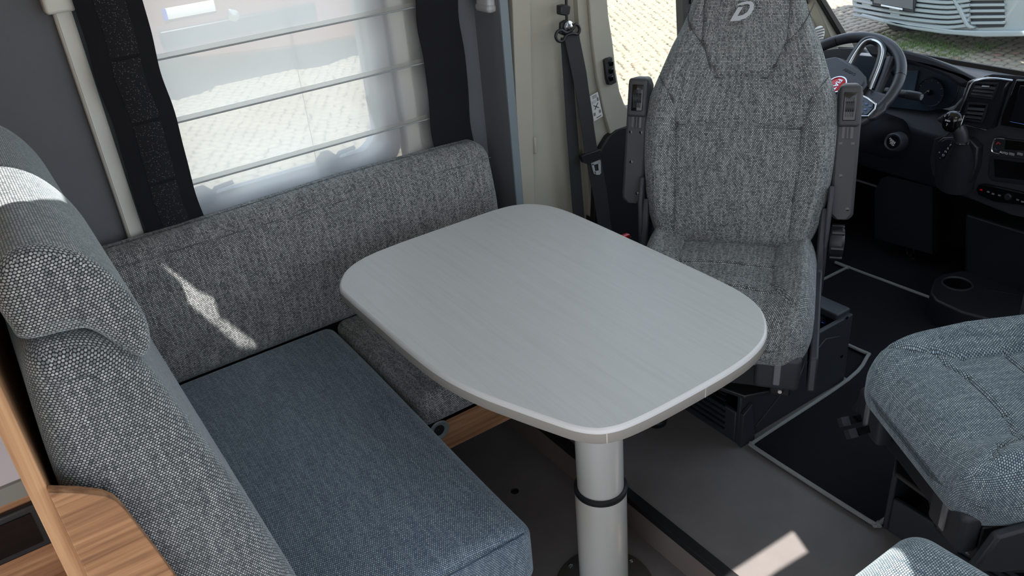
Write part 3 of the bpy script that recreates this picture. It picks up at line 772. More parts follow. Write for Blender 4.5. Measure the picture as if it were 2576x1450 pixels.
def captain(label, loc, rot, fab, group, with_back=True, arms=True):
    s = thing('captain_seat', label, 'seat', loc, rot, group)
    Pm = pmat(s)
    rec = math.radians(13)
    B = Pm @ Matrix.Translation((0,-.2,.5)) @ Matrix.Rotation(rec, 4, 'X')     # back plane: x lateral, z up the back, -y to the rear
    if with_back:
        def dback(p):
            x, y, z = p
            t = z + .44 - .02
            hw = halfw(t); x2 = x/.24*hw
            depth = .055 if t < .45 else .055 - .012*min(1,(t-.45)/.1)
            y2 = y/.06*depth - .06
            if y > 0:
                k = abs(x2)/max(hw,.01)
                y2 += .026*max(0, min(1,(k-.55)/.30))*(1 if t < .42 else max(0, 1-(t-.42)/.12)) - .02*max(0,(k-.85)/.15)
                y2 += .010*math.sin(min(1,max(0,t/.3))*PI)*(1-k)
                y2 += .012*math.sin(min(1,max(0,(t-.42)/.45))*PI)*(1-k)
                for S_ in SEAMS:
                    for (a,b),(c_,d) in zip(S_, S_[1:]):
                        q = dseg(x2, t, a, b, c_, d)
                        if q < .012: y2 -= .009*math.exp(-(q/.0048)**2)
            return (x2, y2, t)
        mb = MB(); mb.M = B; mb.rbox((.24,.06,.44), .045, (76,5,150), 6, dback)
        # rbox adds the centre after deform, so t is already the height up the back
        br = obj('backrest', mb, fab, s, ang=80)
        def fy(x2, t):
            hw = halfw(t); depth = .055 if t < .45 else .055 - .012*min(1,(t-.45)/.1); k = abs(x2)/max(hw,.01)
            y2 = depth - .06 + .026*max(0, min(1,(k-.55)/.30))*(1 if t < .42 else max(0, 1-(t-.42)/.12)) - .02*max(0,(k-.85)/.15)
            return y2 + .010*math.sin(min(1,max(0,t/.3))*PI)*(1-k) + .012*math.sin(min(1,max(0,(t-.42)/.45))*PI)*(1-k)
        for S_ in SEAMS:
            pl_ = smoothpath([(a, 0, b) for a, b in S_], 8)
            obj('seam', MB_at(B).tube([(p.x, fy(p.x, p.z)-.0080, p.z) for p in pl_], .0014, 6), SEAMM, br)
        mb = MB(); mb.M = B; mb.prism([(-.19,-.118,.0),(.19,-.118,.0),(.21,-.118,.25),(.18,-.118,.45),(.11,-.118,.62),(.11,-.118,.82),(-.11,-.118,.82),(-.11,-.118,.62),(-.18,-.118,.45),(-.21,-.118,.25)], (0,-.02,0))
        obj('back_shell', mb, BLACKP, s, bevel=.006)
    # cushion
    def dcush(p):
        x, y, z = p
        k = abs(x)/.222
        if z > 0:
            z += .050*max(0,min(1,(k-.50)/.35))*(1-.5*max(0,(y-.0)/.22)) - .030*max(0,(k-.86)/.14)
            z += .010*(1-k)*math.cos(y*5)
            e = max(0,(y-.10)/.12); z -= .030*e*e
            for S_ in ([(-.120,-.20),(-.120,.04),(-.155,.13),(-.19,.17)],[(.120,-.20),(.120,.04),(.155,.13),(.19,.17)],[(-.12,-.05),(.12,-.05)],[(-.145,.09),(-.06,.065),(.06,.065),(.145,.09)]):
                for (a,b),(c_,d) in zip(S_, S_[1:]):
                    q = dseg(x, y, a, b, c_, d)
                    if q < .012: z -= .008*math.exp(-(q/.005)**2)
        e = max(0,(y-.08)/.14); x *= 1-.14*e*e
        return (x, y, z)
    mb = MB(); mb.M = Pm; mb.rbox((.222,.215,.070), .055, (64,64,4), 6, dcush, c=(0,-.045,.416))
    # stitched-on position: the cushion is moved after bending
    obj('seat_cushion', mb, fab, s, ang=80)
    # plastic skirt
    for sg in (-1,1):
        mb = MB(); mb.M = Pm; pr = [(-.27,.56),(-.235,.60),(-.215,.56),(-.19,.44),(-.08,.405),(.04,.392),(.12,.375),(.150,.30),(.10,.285),(.0,.285),(-.2,.28),(-.27,.36)]
        mb.prism([(sg*.218,y,z) for y,z in pr], (sg*.020,0,0)); obj('side_skirt', mb, PLASTIC, s, bevel=.006)
        mb = MB(); mb.M = Pm; mb.rbox((.052,.020,.045), .012, (2,2,2), 3, None, c=(sg*.150,.140,.345)); fc = obj('front_cap', mb, PLASTIC, s)
        mb = MB(); mb.M = Pm; mb.rbox((.008,.003,.030), .003, (1,1,2), 2, None, c=(sg*.150,.1615,.347)); obj('cap_highlight', mb, mat('cap_sheen',(112,112,116),.3), fc)  # lighter strip stands in for the highlight on the cap
    mb = MB(); mb.M = Pm; mb.box((-.20,-.22,.276),(.20,.12,.360)); obj('seat_pan', mb, BLACKP, s, bevel=.004)
    mb = MB(); mb.M = Pm
    for sg in (-1,1):
        obj('slide_rail', MB_at(Pm).box((sg*.16-.018,-.24,.246),(sg*.16+.018,.085,.274)), GLOSS, s, bevel=.002)
        rl = obj('rail_end', MB_at(Pm).rbox((.024,.010,.018), .005, (1,1,1), 2, None, c=(sg*.16,.090,.260)), DARKSTEEL, s)
        obj('rail_bolt', MB_at(Pm).lathe([(.008,0),(.008,.006),(.005,.009)], (sg*.16,.100,.260), (0,1,0), 12), STEEL, rl)
    mb = MB_at(Pm); mb.prism([(-.24,-.2,.2325),(-.2,.05,.2325),(-.08,.12,.2325),(.0,.09,.2325),(.08,.12,.2325),(.2,.05,.2325),(.24,-.2,.2325)], (0,0,.012)); obj('swivel_plate', mb, DARKSTEEL, s, bevel=.003)
    # recliner knob
    if with_back:
        for sg in (-1,):
            kb = MB_at(Pm); prof_ = [(.010,0),(.036,0),(.040,.006),(.040,.030),(.034,.036),(.012,.038)]
            kb.lathe(prof_, (sg*.246,-.235,.505), (sg,0,0), 24)
            ko = obj('recliner_knob', kb, BLACKP, s)
            for q in range(6):
                a = q*PI/3; c = V((sg*.266,-.235+.040*math.cos(a),.505+.040*math.sin(a)))
                obj('grip', MB_at(Pm).tube([c-V((.015,0,0)), c+V((.015,0,0))], .006, 8), BLACKP, ko)
            # hinge bracket with the skirt running up to it
            hb = MB_at(Pm); hb.prism([(sg*.232,-.29,.36),(sg*.232,-.21,.36),(sg*.232,-.20,.60),(sg*.232,-.235,.66),(sg*.232,-.29,.62)], (sg*.012,0,0)); obj('hinge_bracket', hb, PLASTIC, s, bevel=.004)
        hb = MB_at(Pm); hb.prism([(.232,-.29,.36),(.232,-.21,.36),(.232,-.20,.60),(.232,-.235,.66),(.232,-.29,.62)], (.012,0,0)); obj('hinge_bracket', hb, PLASTIC, s, bevel=.004)
    if arms:
        for sg, dz in ((1,0),(-1,-.012)):
            A = B @ Matrix.Translation((sg*.268, -.045, .098+dz)) @ Matrix.Rotation(math.radians(-1.5*sg), 4, 'Y')
            a = obj('armrest', MB_at(A).prism([(x,.022,z) for x,z in ARM], (0,-.07,0)), PLASTIC2, s, bevel=.007)
            obj('tip_block', MB_at(A).rbox((.026,.009,.050), .010, (2,1,2), 3, None, c=(0,.022,.270)), PLASTIC2, a)
            obj('wheel_slot', MB_at(A).rbox((.015,.002,.034), .002, (1,1,1), 2, None, c=(0,.031,.270)), GLOSS, a)
            wl_ = MB_at(A)
            wl_.lathe([(.004,-.0105),(.018,-.0105),(.018,.0105),(.004,.0105)], (0,.020,.270), (1,0,0), 28); obj('thumb_wheel', wl_, RUBBER, a)
            for q in range(5): obj('wheel_rib', MB_at(A).box((-.009+q*.0042,.033,.245),(-.0075+q*.0042,.0375,.292)), BLACKP, a)
            obj('slot', MB_at(A).box((-.013,.0215,.192),(.013,.0228,.222)), GLOSS, a)
            for q in (-1,1): obj('pin', MB_at(A).box((q*.004-.0025,.0215,.192),(q*.004+.0025,.026,.222)), BLACKP, a)
            for x, z in ((-.014,.180),(.014,.180),(.008,.10),(-.014,.015)):
                obj('screw_hole', MB_at(A).lathe([(.0045,0),(.0045,.001),(.003,.0012)], (x,.0215,z), (0,1,0), 14), GLOSS, a)
            obj('pivot', MB_at(A).tube([(0,-.02,.03),(-sg*.04,-.02,.03)], .014, 12), BLACKP, a)
    return s, B
def MB_at(M):
    m_ = MB(); m_.M = M; return m_
A0 = math.radians(127)
seat1, B1 = captain('grey woven captain seat with raised armrests turned towards the table', (1.381,1.234,.1), A0, F_SEAT, 'cab captain seats')
# logo: an open slanted D sewn on the headrest
def bpt(px, py, off=.0):
    n_ = (B1.to_3x3() @ V((0,1,0))).normalized(); P0 = B1 @ V((0,off,0)); return Pp(px, py, P0, n_)
outer = [(1852,14),(1861,8),(1878,3),(1890,3),(1897,10),(1896,22),(1889,35),(1876,46),(1858,52),(1836,54),(1843,41),(1857,18),(1869,18),(1855,40),(1868,38),(1880,30),(1886,20),(1886,12),(1880,10),(1868,12)]
lg = MB().prism([bpt(x,y,.004) for x,y in outer], (B1.to_3x3() @ V((0,1,0)))*.0022)
o = obj('logo', lg, LOGO, seat1, ang=30); o['label'] = 'silver embroidered slanted open D'
# red belt buckle
bk_ = thing('belt_buckle', 'black belt buckle with red button beside the driver seat', 'buckle', Yp(1571,594,1.62))
p = Yp(1572,596,1.62)
obj('casing', MB().rbox((.018,.012,.045), .005, (1,1,2), 2, None, c=(p.x,p.y,p.z-.047)), BLACKP, bk_)
obj('release_button', MB().rbox((.014,.009,.006), .003, (1,1,1), 2, None, c=(p.x,p.y,p.z)), RED, bk_)
obj('stalk', MB().tube([(p.x,p.y,p.z-.08),(p.x+.02,p.y,p.z-.25)], .007, 8), BLACKP, bk_)

# pedestal of the driver seat
def pedestal(x0,x1,y0,y1,label,flip=False):
    s = thing('seat_pedestal', label, 'pedestal', ((x0+x1)/2,(y0+y1)/2,.1), 0, 'seat pedestals')
    z1 = .330
    mb = MB()
    t = .014
    mb.box((x0,y0,.1),(x1,y0+t,z1)); mb.box((x0,y1-t,.1),(x1,y1,z1)); mb.box((x0,y0+t,.1),(x0+t,y1-t,z1-.13)); mb.box((x1-t,y0+t,.1),(x1,y1-t,z1))
    obj('box', mb, PLASTIC, s, bevel=.004)
    obj('inner_floor', MB().box((x0+t,y0+t,z1-.04),(x1-t,y1-t,z1-.03)), GLOSS, s)
    obj('front_lip', MB().rbox((.03,(y1-y0)/2-.01,.012), .006, (1,3,1), 2, None, c=(x1-.03,(y0+y1)/2,z1+.004)), PLASTIC, s)
    obj('crossbar', MB().rbox((.11,.035,.009), .006, (2,1,1), 2, None, c=(x1-.15,y0+.09,z1-.022)), PLASTIC, s)
    obj('bolt', MB().lathe([(.009,0),(.009,.005),(.005,.007)], (x1-.06,y0+.05,z1-.029), n=12), mat('blue_bolt',(60,80,150),.3,metal=.8), s)
    yy = y0 if not flip else y1
    d = -1 if not flip else 1
    obj('side_panel', MB().prism([(x0+.06,yy,.13),(x1-.06,yy,.18),(x1-.05,yy,.28),(x1-.12,yy,.30),(x0+.20,yy,.22)], (0,d*.004,0)), PLASTIC, s, bevel=.002)
    for q in range(2): obj('screw_hole', MB().lathe([(.005,0),(.005,.001),(.003,.001)], (x1-.03,yy+d*.001,.33-q*.13), (0,d,0), 12), GLOSS, s)
    # ribbed speaker-like cheek on the rear face
    for q in range(8):
        obj('rib', MB().box((x0-.006,y0+.05,.125+q*.019),(x0,y0+.30-q*.008,.129+q*.019)), BLACKP, s)
    obj('corner_post', MB().prism([(x0-.004,y0-.002,.1),(x0+.05,y0-.002,.1),(x0+.03,y0-.002,z1-.1),(x0-.004,y0-.002,z1-.12)], (0,-.012,0)), PLASTIC, s, bevel=.002)
    return s
pedestal(1.41,1.86,1.172,1.69,'anthracite pedestal box under the driver seat beside the mat')
pedestal(1.44,1.88,.30,.76,'anthracite pedestal box under the passenger seat', True)
# passenger seat turned to the aisle: its front edge points left in the picture
seat2, B2 = captain('grey woven captain seat in front of the cup holder, only its cushion in view', (1.432,.586,.1), math.radians(61), F_PASS, 'cab captain seats', with_back=True, arms=False)
for (x0_,y0_),(x1_,y1_) in (((2122,1062),(2230,1040)),((2140,1092),(2240,1066))):
    rr_ = obj('adjust_rail', MB().tube([Zp(x0_,y0_,.42),Zp(x1_,y1_,.42)], .011, 4), GLOSS, seat2, ang=30)
    q = (Zp(x1_,y1_,.42)-Zp(x0_,y0_,.42)).normalized(); obj('rail_cap', MB().tube([Zp(x0_,y0_,.42)-q*.008,Zp(x0_,y0_,.42)+q*.010], .014, 4), PLASTIC, rr_, ang=30)

# fore cushion bottom right: corner of the entrance side seat
def d_fore(p):
    x, y, z = p
    if z > 0: z += .016*(1-(x/.3)**2)*(1-(y/.28)**2)
    return (x,y,z)
fs_ = thing('side_bench', 'blue-grey cushioned side bench in the bottom right corner of the view', 'bench', (.85,.25,0))
obj('seat_cushion', MB().rbox((.27,.25,.05), .045, (36,34,4), 6, d_fore, c=(.742,.236,.562)), F_PASS, fs_, ang=80)
obj('seat_body', MB().box((.50,.0,0),(.93,.43,.510)), OAKX, fs_, bevel=.003)

# ================================================================== FLOOR MAT
mt = thing('floor_mat', 'black cab carpet mat with grey corded edge', 'mat', (1.9,1.0,.1))
outl = [(2.0,.765),(1.47,.765),(1.437,.770),(1.426,.79),(1.425,1.120),(1.437,1.140),(1.46,1.147),(1.86,1.160),(2.00,1.195),(2.015,1.205),(2.012,1.25),(2.005,1.56),(2.03,1.578),(2.40,1.58),(2.425,1.57),(2.433,1.54),(2.435,.30),(2.0,.30)]
obj('carpet', MB().prism([(x,y,.1) for x,y in outl], (0,0,.009)), CARPET, mt, smooth=False)
obj('edging', MB().tube(smoothpath([(x,y,.110) for x,y in outl], 4), .0055, 8), CORD, mt)

# ================================================================== SEAT BELT
sb_ = thing('seat_belt', 'black three-point seat belt with steel tongue on the cream pillar', 'seat belt', Yp(1450,300,1.93))
BY = 1.912
def strap(pts, Y, nm, th=.0016): return obj(nm, MB().prism([Yp(x,y,Y) for x,y in pts], (0,th,0)), BELT, sb_)
strap([(1411,95),(1432,95),(1446,240),(1458,390),(1474,600),(1446,600),(1426,330)], BY+.012, 'lower_strap')
strap([(1419,90),(1456,84),(1475,180),(1490,290),(1505,392),(1474,402),(1455,270),(1438,180)], BY-.004, 'shoulder_strap')
strap([(1476,404),(1512,398),(1527,480),(1541,600),(1509,600),(1494,500)], BY-.002, 'lap_strap')
obj('return_slot_rail', MB().prism([Yp(x,y,BY+.02) for x,y in ((1423,-40),(1427,-40),(1430,80),(1426,80))], (0,.006,0)), BLACKP, sb_)
gb = MB().prism([Yp(x,y,BY+.0) for x,y in ((1411,15),(1425,12),(1437,16),(1434,36),(1424,40),(1411,38))], (0,.022,0)); obj('height_guide', gb, BLACKP, sb_, bevel=.003)
an = obj('anchor_plate', MB().prism([Yp(x,y,BY-.002) for x,y in ((1412,58),(1425,50),(1438,56),(1442,84),(1428,92),(1410,86))], (0,.012,0)), BLACKP, sb_, bevel=.003)
obj('d_ring', MB().tube(smoothpath([Yp(x,y,BY-.010) for x,y in ((1402,80),(1398,92),(1404,103),(1416,103),(1424,90),(1440,84),(1452,86),(1458,76),(1454,64),(1446,62),(1440,74),(1424,82),(1412,76))], 4, True), .0045, 8, True), BLACKP, sb_)
c = Yp(1430,67,BY-.004)
bo = obj('anchor_bolt', MB().lathe([(.0125,0),(.0125,.003),(.009,.004),(.009,.010),(.004,.011)], c, (0,-1,0), 6), STEEL, sb_, ang=20)
obj('bolt_washer', MB().lathe([(.016,0),(.016,.002),(.012,.003)], c, (0,-1,0), 24), STEEL, bo)
obj('tongue_grip', MB().prism([Yp(x,y,BY-.010) for x,y in ((1463,394),(1470,390),(1500,380),(1510,376),(1517,382),(1514,396),(1500,406),(1480,414),(1468,410)) ], (0,.014,0)), BLACKP, sb_, bevel=.003)
tg = MB()
for q in (((1487,410),(1510,403),(1512,410),(1489,417)), ((1487,410),(1493,410),(1499,438),(1495,438)), ((1505,405),(1511,405),(1512,430),(1507,433)), ((1495,432),(1512,428),(1512,436),(1508,440),(1499,440))):
    tg.prism([Yp(x,y,BY-.006) for x,y in q], (0,.003,0))
obj('steel_tongue', tg, mat('tongue_metal', (196,200,204), .35, metal=.25), sb_)
# small things on the pillar
vh = thing('latch_cover', 'black louvred latch cover on the door pillar edge', 'cover', Yp(1537,180,1.94))
pl = obj('plate', MB().prism([Yp(x,y,1.919) for x,y in ((1522,152),(1530,147),(1541,144),(1551,208),(1540,214),(1531,214),(1527,200))], (0,.012,0)), BLACKP, vh, bevel=.003)
for q in range(3): obj('louvre', MB().prism([Yp(x,y+q*19,1.914) for x,y in ((1534,156),(1543,152),(1545,164),(1537,168))], (0,.01,0)), GLOSS, vh, bevel=.002)
lb = thing('warning_label', 'white airbag warning sticker on the cream pillar', 'sticker', Yp(1500,268,1.944))
lb_o = obj('paper', MB().prism([Yp(x,y,1.9300) for x,y in ((1484,242),(1504,231),(1517,292),(1494,306))], (0,.0012,0)), PAPER, lb)
def lp_(u, v, off=.0):    # bilinear over the sticker
    a, b, c_, d = (V((*q,0)) for q in ((1484,242),(1504,231),(1517,292),(1494,306)))
    q = (a*(1-u)+b*u)*(1-v)+(d*(1-u)+c_*u)*v; return Yp(q.x, q.y, 1.9293-off)
def lquad(nm, u0,v0,u1,v1, m_): return obj(nm, MB().prism([lp_(u0,v0),lp_(u1,v0),lp_(u1,v1),lp_(u0,v1)], (0,.0006,0)), m_, lb)
for k in range(3): lquad('print_line', .25,.06+.045*k,.8,.08+.045*k, GREYPRINT)
lquad('print_box', .1,.24,.62,.36, mat('pale_grey_print',(176,178,180),.6)); lquad('print_mark', .72,.2,.92,.34, GREYPRINT)
for (a,b) in (((.25,.42),(.75,.60)),((.75,.40),(.3,.60))):
    p0, p1 = lp_(*a), lp_(*b); obj('cross_stroke', MB().tube([p0,p1], .0011, 5), BLACKPRINT, lb)
lquad('print_line', .35,.92,.85,.945, BLACKPRINT); lquad('print_mark', .1,.70,.3,.82, GREYPRINT); lquad('print_mark', .7,.70,.9,.82, GREYPRINT)
tc_ = thing('trim_clip', 'flat cream clip on the pillar strip edge', 'clip', Yp(1344,365,1.945))
obj('tab', MB().rbox((.0045,.006,.026), .004, (1,1,1), 2, None, c=tuple(Yp(1345,366,1.945))), CREAM, tc_)

# ================================================================== DASHBOARD
dh = thing('dashboard', 'black dashboard with air vents, screen and gear console', 'dashboard', (2.7,1.0,.1))
def body(prof, y0, y1, mb=None):
    return (mb or MB()).prism([(x,y0,z) for x,z in prof], (0,y1-y0,0))
main = [(2.60,.42),(2.56,.50),(2.54,.62),(2.60,.69),(2.70,.715),(3.04,.705),(3.04,.42)]
obj('main_body', body(main, -.2, 1.93), DASH, dh, bevel=.01)
struct('wall_front', MB().box((2.86,-.24,-.04),(2.90,1.98,.70)), CARPET, 'black front bulkhead behind the pedals', smooth=False)
def xp(pts, X): return [Xp(x,y,X) for x,y in pts]
def xprism(nm, pts, X, th, m_, par=None, bev=.003, **k): return obj(nm, MB().prism(xp(pts, X), th if isinstance(th, tuple) else (th,0,0)), m_, par or dh, bevel=bev, **k)
# instrument hood and cluster
hood = [(2170,112),(2200,108),(2262,122),(2330,140),(2400,168),(2455,196),(2470,206),(2440,214),(2408,214),(2385,196),(2340,176),(2290,158),(2240,148),(2190,142)]
xprism('instrument_hood', hood, 2.47, (.22,0,-.085), DASH, bev=.012)
xprism('hood_flank', [(2440,205),(2475,200),(2470,230),(2420,300),(2380,320),(2350,300),(2395,270),(2420,240)], 2.46, (.2,0,-.08), DASH, bev=.01)
cf = xprism('instrument_face', [(2150,138),(2240,146),(2290,156),(2340,174),(2388,196),(2415,214),(2405,250),(2385,272),(2330,280),(2240,270),(2150,262)], 2.56, .04, mat('cluster_blue',(34,44,56),.35), bev=.002)
xprism('instrument_screen', [(2262,180),(2309,178),(2300,230),(2262,236)], 2.553, .006, mat('cluster_screen',(62,76,90),.2), cf, .001)
def dial(px, py, X, r, nm='gauge'):
    c = Xp(px, py, X)
    d_ = obj(nm, MB().lathe([(.002,.002),(r-.004,.002),(r-.002,.006),(r,.006),(r+.001,0)], c, (-1,0,0), 40, cap=False), mat('gauge_dark',(26,32,42),.3), cf, ang=30)
    for k in range(9):
        a = math.radians(-40+k*32); p0 = c + V((-.004, r*.80*math.cos(a), r*.80*math.sin(a))); p1 = c + V((-.004, r*.92*math.cos(a), r*.92*math.sin(a)))
        obj('tick', MB().tube([p0,p1], .0007, 4), GREYPRINT, d_)
    return d_, c
d1, c1 = dial(2342,232,2.548,.046)
obj('needle', MB().tube([c1+V((-.008,.006,.006)), c1+V((-.008,.034,-.026))], [.002,.0012], 6), CHROME, d1)
obj('needle_hub', MB().lathe([(.009,0),(.008,.008),(.003,.010)], c1+V((-.003,0,0)), (-1,0,0), 20), GLOSS, d1)
d2, c2 = dial(2222,208,2.548,.046)
# dash shoulder right of the driver, by the window
xprism('left_dash_top', [(2040,130),(2100,122),(2170,120),(2190,150),(2150,260),(2040,230)], 2.62, (.3,0,-.10), DASH, bev=.01)
# centre stack
CX = 2.44
stack = [(2475,192),(2500,186),(2560,190),(2640,200),(2640,560),(2540,540),(2440,500),(2380,480),(2345,440),(2338,400),(2350,350),(2380,340),(2408,300),(2432,240)]
xprism('centre_stack', stack, CX, (.16,0,-.06), DASH, bev=.012)
vp = xprism('vent_pod', [(2432,205),(2478,195),(2545,200),(2530,225),(2500,325),(2420,318),(2408,300),(2415,262)], CX-.018, .03, mat('vent_pod_black',(20,22,27),.35), bev=.006)
obj('silver_surround', MB().tube(smoothpath(xp([(2548,204),(2500,198),(2462,202),(2442,216),(2424,262),(2409,300)], CX-.022), 5), .0035, 8), CHROME, vp)
obj('silver_surround', MB().tube(smoothpath(xp([(2424,314),(2450,320),(2482,328)], CX-.022), 4), [.0035]*9, 8), CHROME, vp)
def vent(pts, n):
    a, b, c_, d = (V((*q,0)) for q in pts)
    fr = MB().tube([Xp(q.x,q.y,CX-.022) for q in (a,(a*.5+b*.5),b,(b*.5+c_*.5),c_,(c_*.5+d*.5),d,(a*.5+d*.5))], .004, 6, True)
    vo = obj('air_vent', fr, BLACKP, vp)
    obj('vent_back', MB().prism([Xp(q.x,q.y,CX-.0195) for q in (a,b,c_,d)], (.001,0,0)), GLOSS, vo)
    for k in range(1, n):
        t = k/n; l_ = a*(1-t)+d*t; r_ = b*(1-t)+c_*t
        obj('vent_slat', MB().prism([Xp(l_.x+2,l_.y,CX-.022), Xp(r_.x-2,r_.y,CX-.022), Xp(r_.x-2,r_.y,CX-.022)+V((-.004,0,-.006)), Xp(l_.x+2,l_.y,CX-.022)+V((-.004,0,-.006))], (.001,0,.0015)), PLASTIC, vo)
    return vo
v1 = vent([(2454,208),(2511,211),(2496,248),(2438,240)], 4)
vent([(2437,260),(2484,263),(2470,306),(2422,300)], 4)
obj('vent_tab', MB().tube([Xp(2471,218,CX-.032),Xp(2490,219,CX-.032)], .0035, 8), CHROME, v1)
# touch screen
ts = xprism('touch_screen', [(2555,200),(2640,205),(2640,335),(2515,315),(2520,290)], CX-.02, .03, GLOSS, bev=.004)
xprism('display', [(2566,215),(2640,220),(2640,322),(2541,305)], CX-.022, .003, mat('display_dark',(18,20,26),.1), ts, .001)
obj('display_line', MB().tube(xp([(2541,306),(2600,318)], CX-.0235), .0008, 5), mat('display_blue',(90,120,180),.3), ts)
# climate panel
cp = xprism('climate_panel', [(2503,348),(2640,362),(2640,402),(2500,386),(2494,375)], CX-.012, .02, BLACKP, bev=.003)
obj('silver_bracket', MB().tube(smoothpath(xp([(2528,350),(2507,349),(2499,358),(2495,376),(2500,384),(2515,388)], CX-.016), 4), .003, 8), CHROME, cp)
for q,(x,y) in enumerate(((2511,360),(2508,376))):
    obj('arrow_key', MB().prism(xp([(x,y-3+ (6 if q else 0)),(x+6,y+3-(6 if q else 0)),(x+4,y+4-(6 if q else 0)),(x,y+(3 if q else 0)),(x-4,y+4-(6 if q else 0)),(x-6,y+3-(6 if q else 0))], CX-.0135), (.001,0,0)), mat('arrow_red',(170,40,44),.5) if not q else mat('arrow_blue',(70,110,190),.5), cp)
def stext(body_, px, py, X, size, par, roll=0, m_=None, off=.014):
    c = Xp(px, py, X); Mx = frame(c, V((0,-math.cos(roll),math.sin(roll))), (-1,0,0)); return text('lettering', body_, size, Mx, m_ or WHITEP, par)
stext('AUTO', 2525, 385, CX-.0135, .0085, cp, 0)
for x in (2545,2566): obj('key', MB().rbox((.001,.008,.004), .001, (1,1,1), 1, None, c=tuple(Xp(x,388,CX-.0135))), GREYPRINT, cp)
xprism('climate_display', [(2530,352),(2640,364),(2640,384),(2526,376)], CX-.0135, .003, GLOSS, cp, .001)
# storage tray
tr = xprism('storage_tray', [(2490,392),(2640,410),(2640,475),(2495,455),(2484,440)], CX-.004, .006, BLACKP, bev=.002)
xprism('tray_opening', [(2500,400),(2640,418),(2640,462),(2502,445)], CX-.006, .004, GLOSS, tr, .001)
# button strip
bs = xprism('button_strip', [(2460,466),(2475,464),(2640,500),(2640,526),(2500,508),(2460,490),(2455,478)], CX-.012, .015, GLOSS, bev=.003)
for q,(x,y) in enumerate(((2468,478),(2486,483),(2498,488),(2514,492),(2560,503),(2572,508))):
    obj('icon', MB().rbox((.0008,.004,.0025), .0008, (1,1,1), 1, None, c=tuple(Xp(x,y,CX-.0135))), RED if q == 0 else GREYPRINT, bs)
obj('rotary_knob', MB().lathe([(.010,0),(.010,.005),(.008,.007)], Xp(2537,495,CX-.013), (-1,0,0), 24), BLACKP, bs)
# gear console plate
gc = xprism('gear_plate', [(2357,358),(2372,346),(2400,345),(2440,352),(2460,372),(2456,420),(2440,462),(2400,470),(2365,458),(2352,430),(2350,390)], CX-.03, .05, BLACKP, bev=.008)
xprism('gate_inlay', [(2368,356),(2380,350),(2396,352),(2390,372),(2374,400),(2362,404),(2360,390)], CX-.033, .004, mat('gate_inlay',(30,34,46),.2), gc, .001)
for ch, x, y in (('P',2391,366),('R',2385,374),('N',2379,382),('D',2373,391),('+',2363,384),('-',2365,397)):
    stext(ch, x, y, CX-.034, .010, gc)
# gear lever
gl = thing('gear_lever', 'black gear lever with glossy knob and leather gaiter', 'gear lever', Xp(2412,450,CX-.04))
kn = Xp(2399,306,2.34)
def ell(px, py, X): return Xp(px, py, X)
obj('gaiter', MB().tube([Xp(2405,455,2.44),Xp(2410,425,2.42),Xp(2415,395,2.39),Xp(2417,372,2.37),Xp(2419,356,2.36)], [.060,.050,.036,.024,.020], 18), LEATHER, gl, ang=60)
obj('chrome_ring', MB().tube([Xp(2418,358,2.352),Xp(2419,354,2.352)], .0215, 24), CHROME, gl)
obj('neck', MB().tube([Xp(2419,356,2.35),Xp(2416,335,2.345),Xp(2408,318,2.34)], [.019,.020,.020], 16), LEATHER, gl)
kb = MB(); kb.M = Matrix.Translation(kn); kb.rbox((.026,.030,.032), .0255, (3,3,3), 6)
ko = obj('knob', kb, GLOSS, gl, ang=80)
obj('knob_trim', MB().tube(smoothpath([kn+V((0,-.027,.024)),kn+V((-.012,-.029,.0)),kn+V((-.010,-.026,-.024))],4), .0018, 6), CHROME, ko)
text('lettering', '7', .010, frame(kn+V((-.0262,.004,-.004)), (0,-1,0), (-1,0,.1)), WHITEP, ko)
text('lettering', 'SPEED', .006, frame(kn+V((-.0262,.004,.008)), (0,-1,0), (-1,0,.1)), WHITEP, ko)
# lower console and cup holder
lc = thing('lower_console', 'black lower console with round cup holder on the cab floor', 'console', (2.6,1.0,.1))
cz = .20
co = [Zp(x,y,cz) for x,y in ((2345,715),(2352,700),(2375,688),(2420,680),(2480,690),(2560,705),(2700,740),(2700,850),(2576,825),(2420,785),(2355,755),(2340,735))]
obj('tray', MB().prism([(p.x,p.y,.1) for p in co], (0,0,cz-.1)), BLACKP, lc, bevel=.006)
cc = Zp(2408,715,cz)
obj('cup_ring', MB().lathe([(.040,.000),(.043,.005),(.046,.004),(.047,0)], cc, n=36, cap=False), DASH, lc)
obj('cup_well', MB().lathe([(.002,.0008),(.040,.0008)], cc, n=30, cap=False), GLOSS, lc)
obj('slot_tray', MB().prism([Zp(x,y,cz+.001) for x,y in ((2480,708),(2560,722),(2560,745),(2475,728))], (0,0,.003)), BLACKP, lc)
obj('upright', MB().prism([(2.55,.75,.12),(2.55,1.22,.12),(2.50,1.24,.41),(2.50,.75,.41)], (.15,0,0)), BLACKP, lc, bevel=.01)
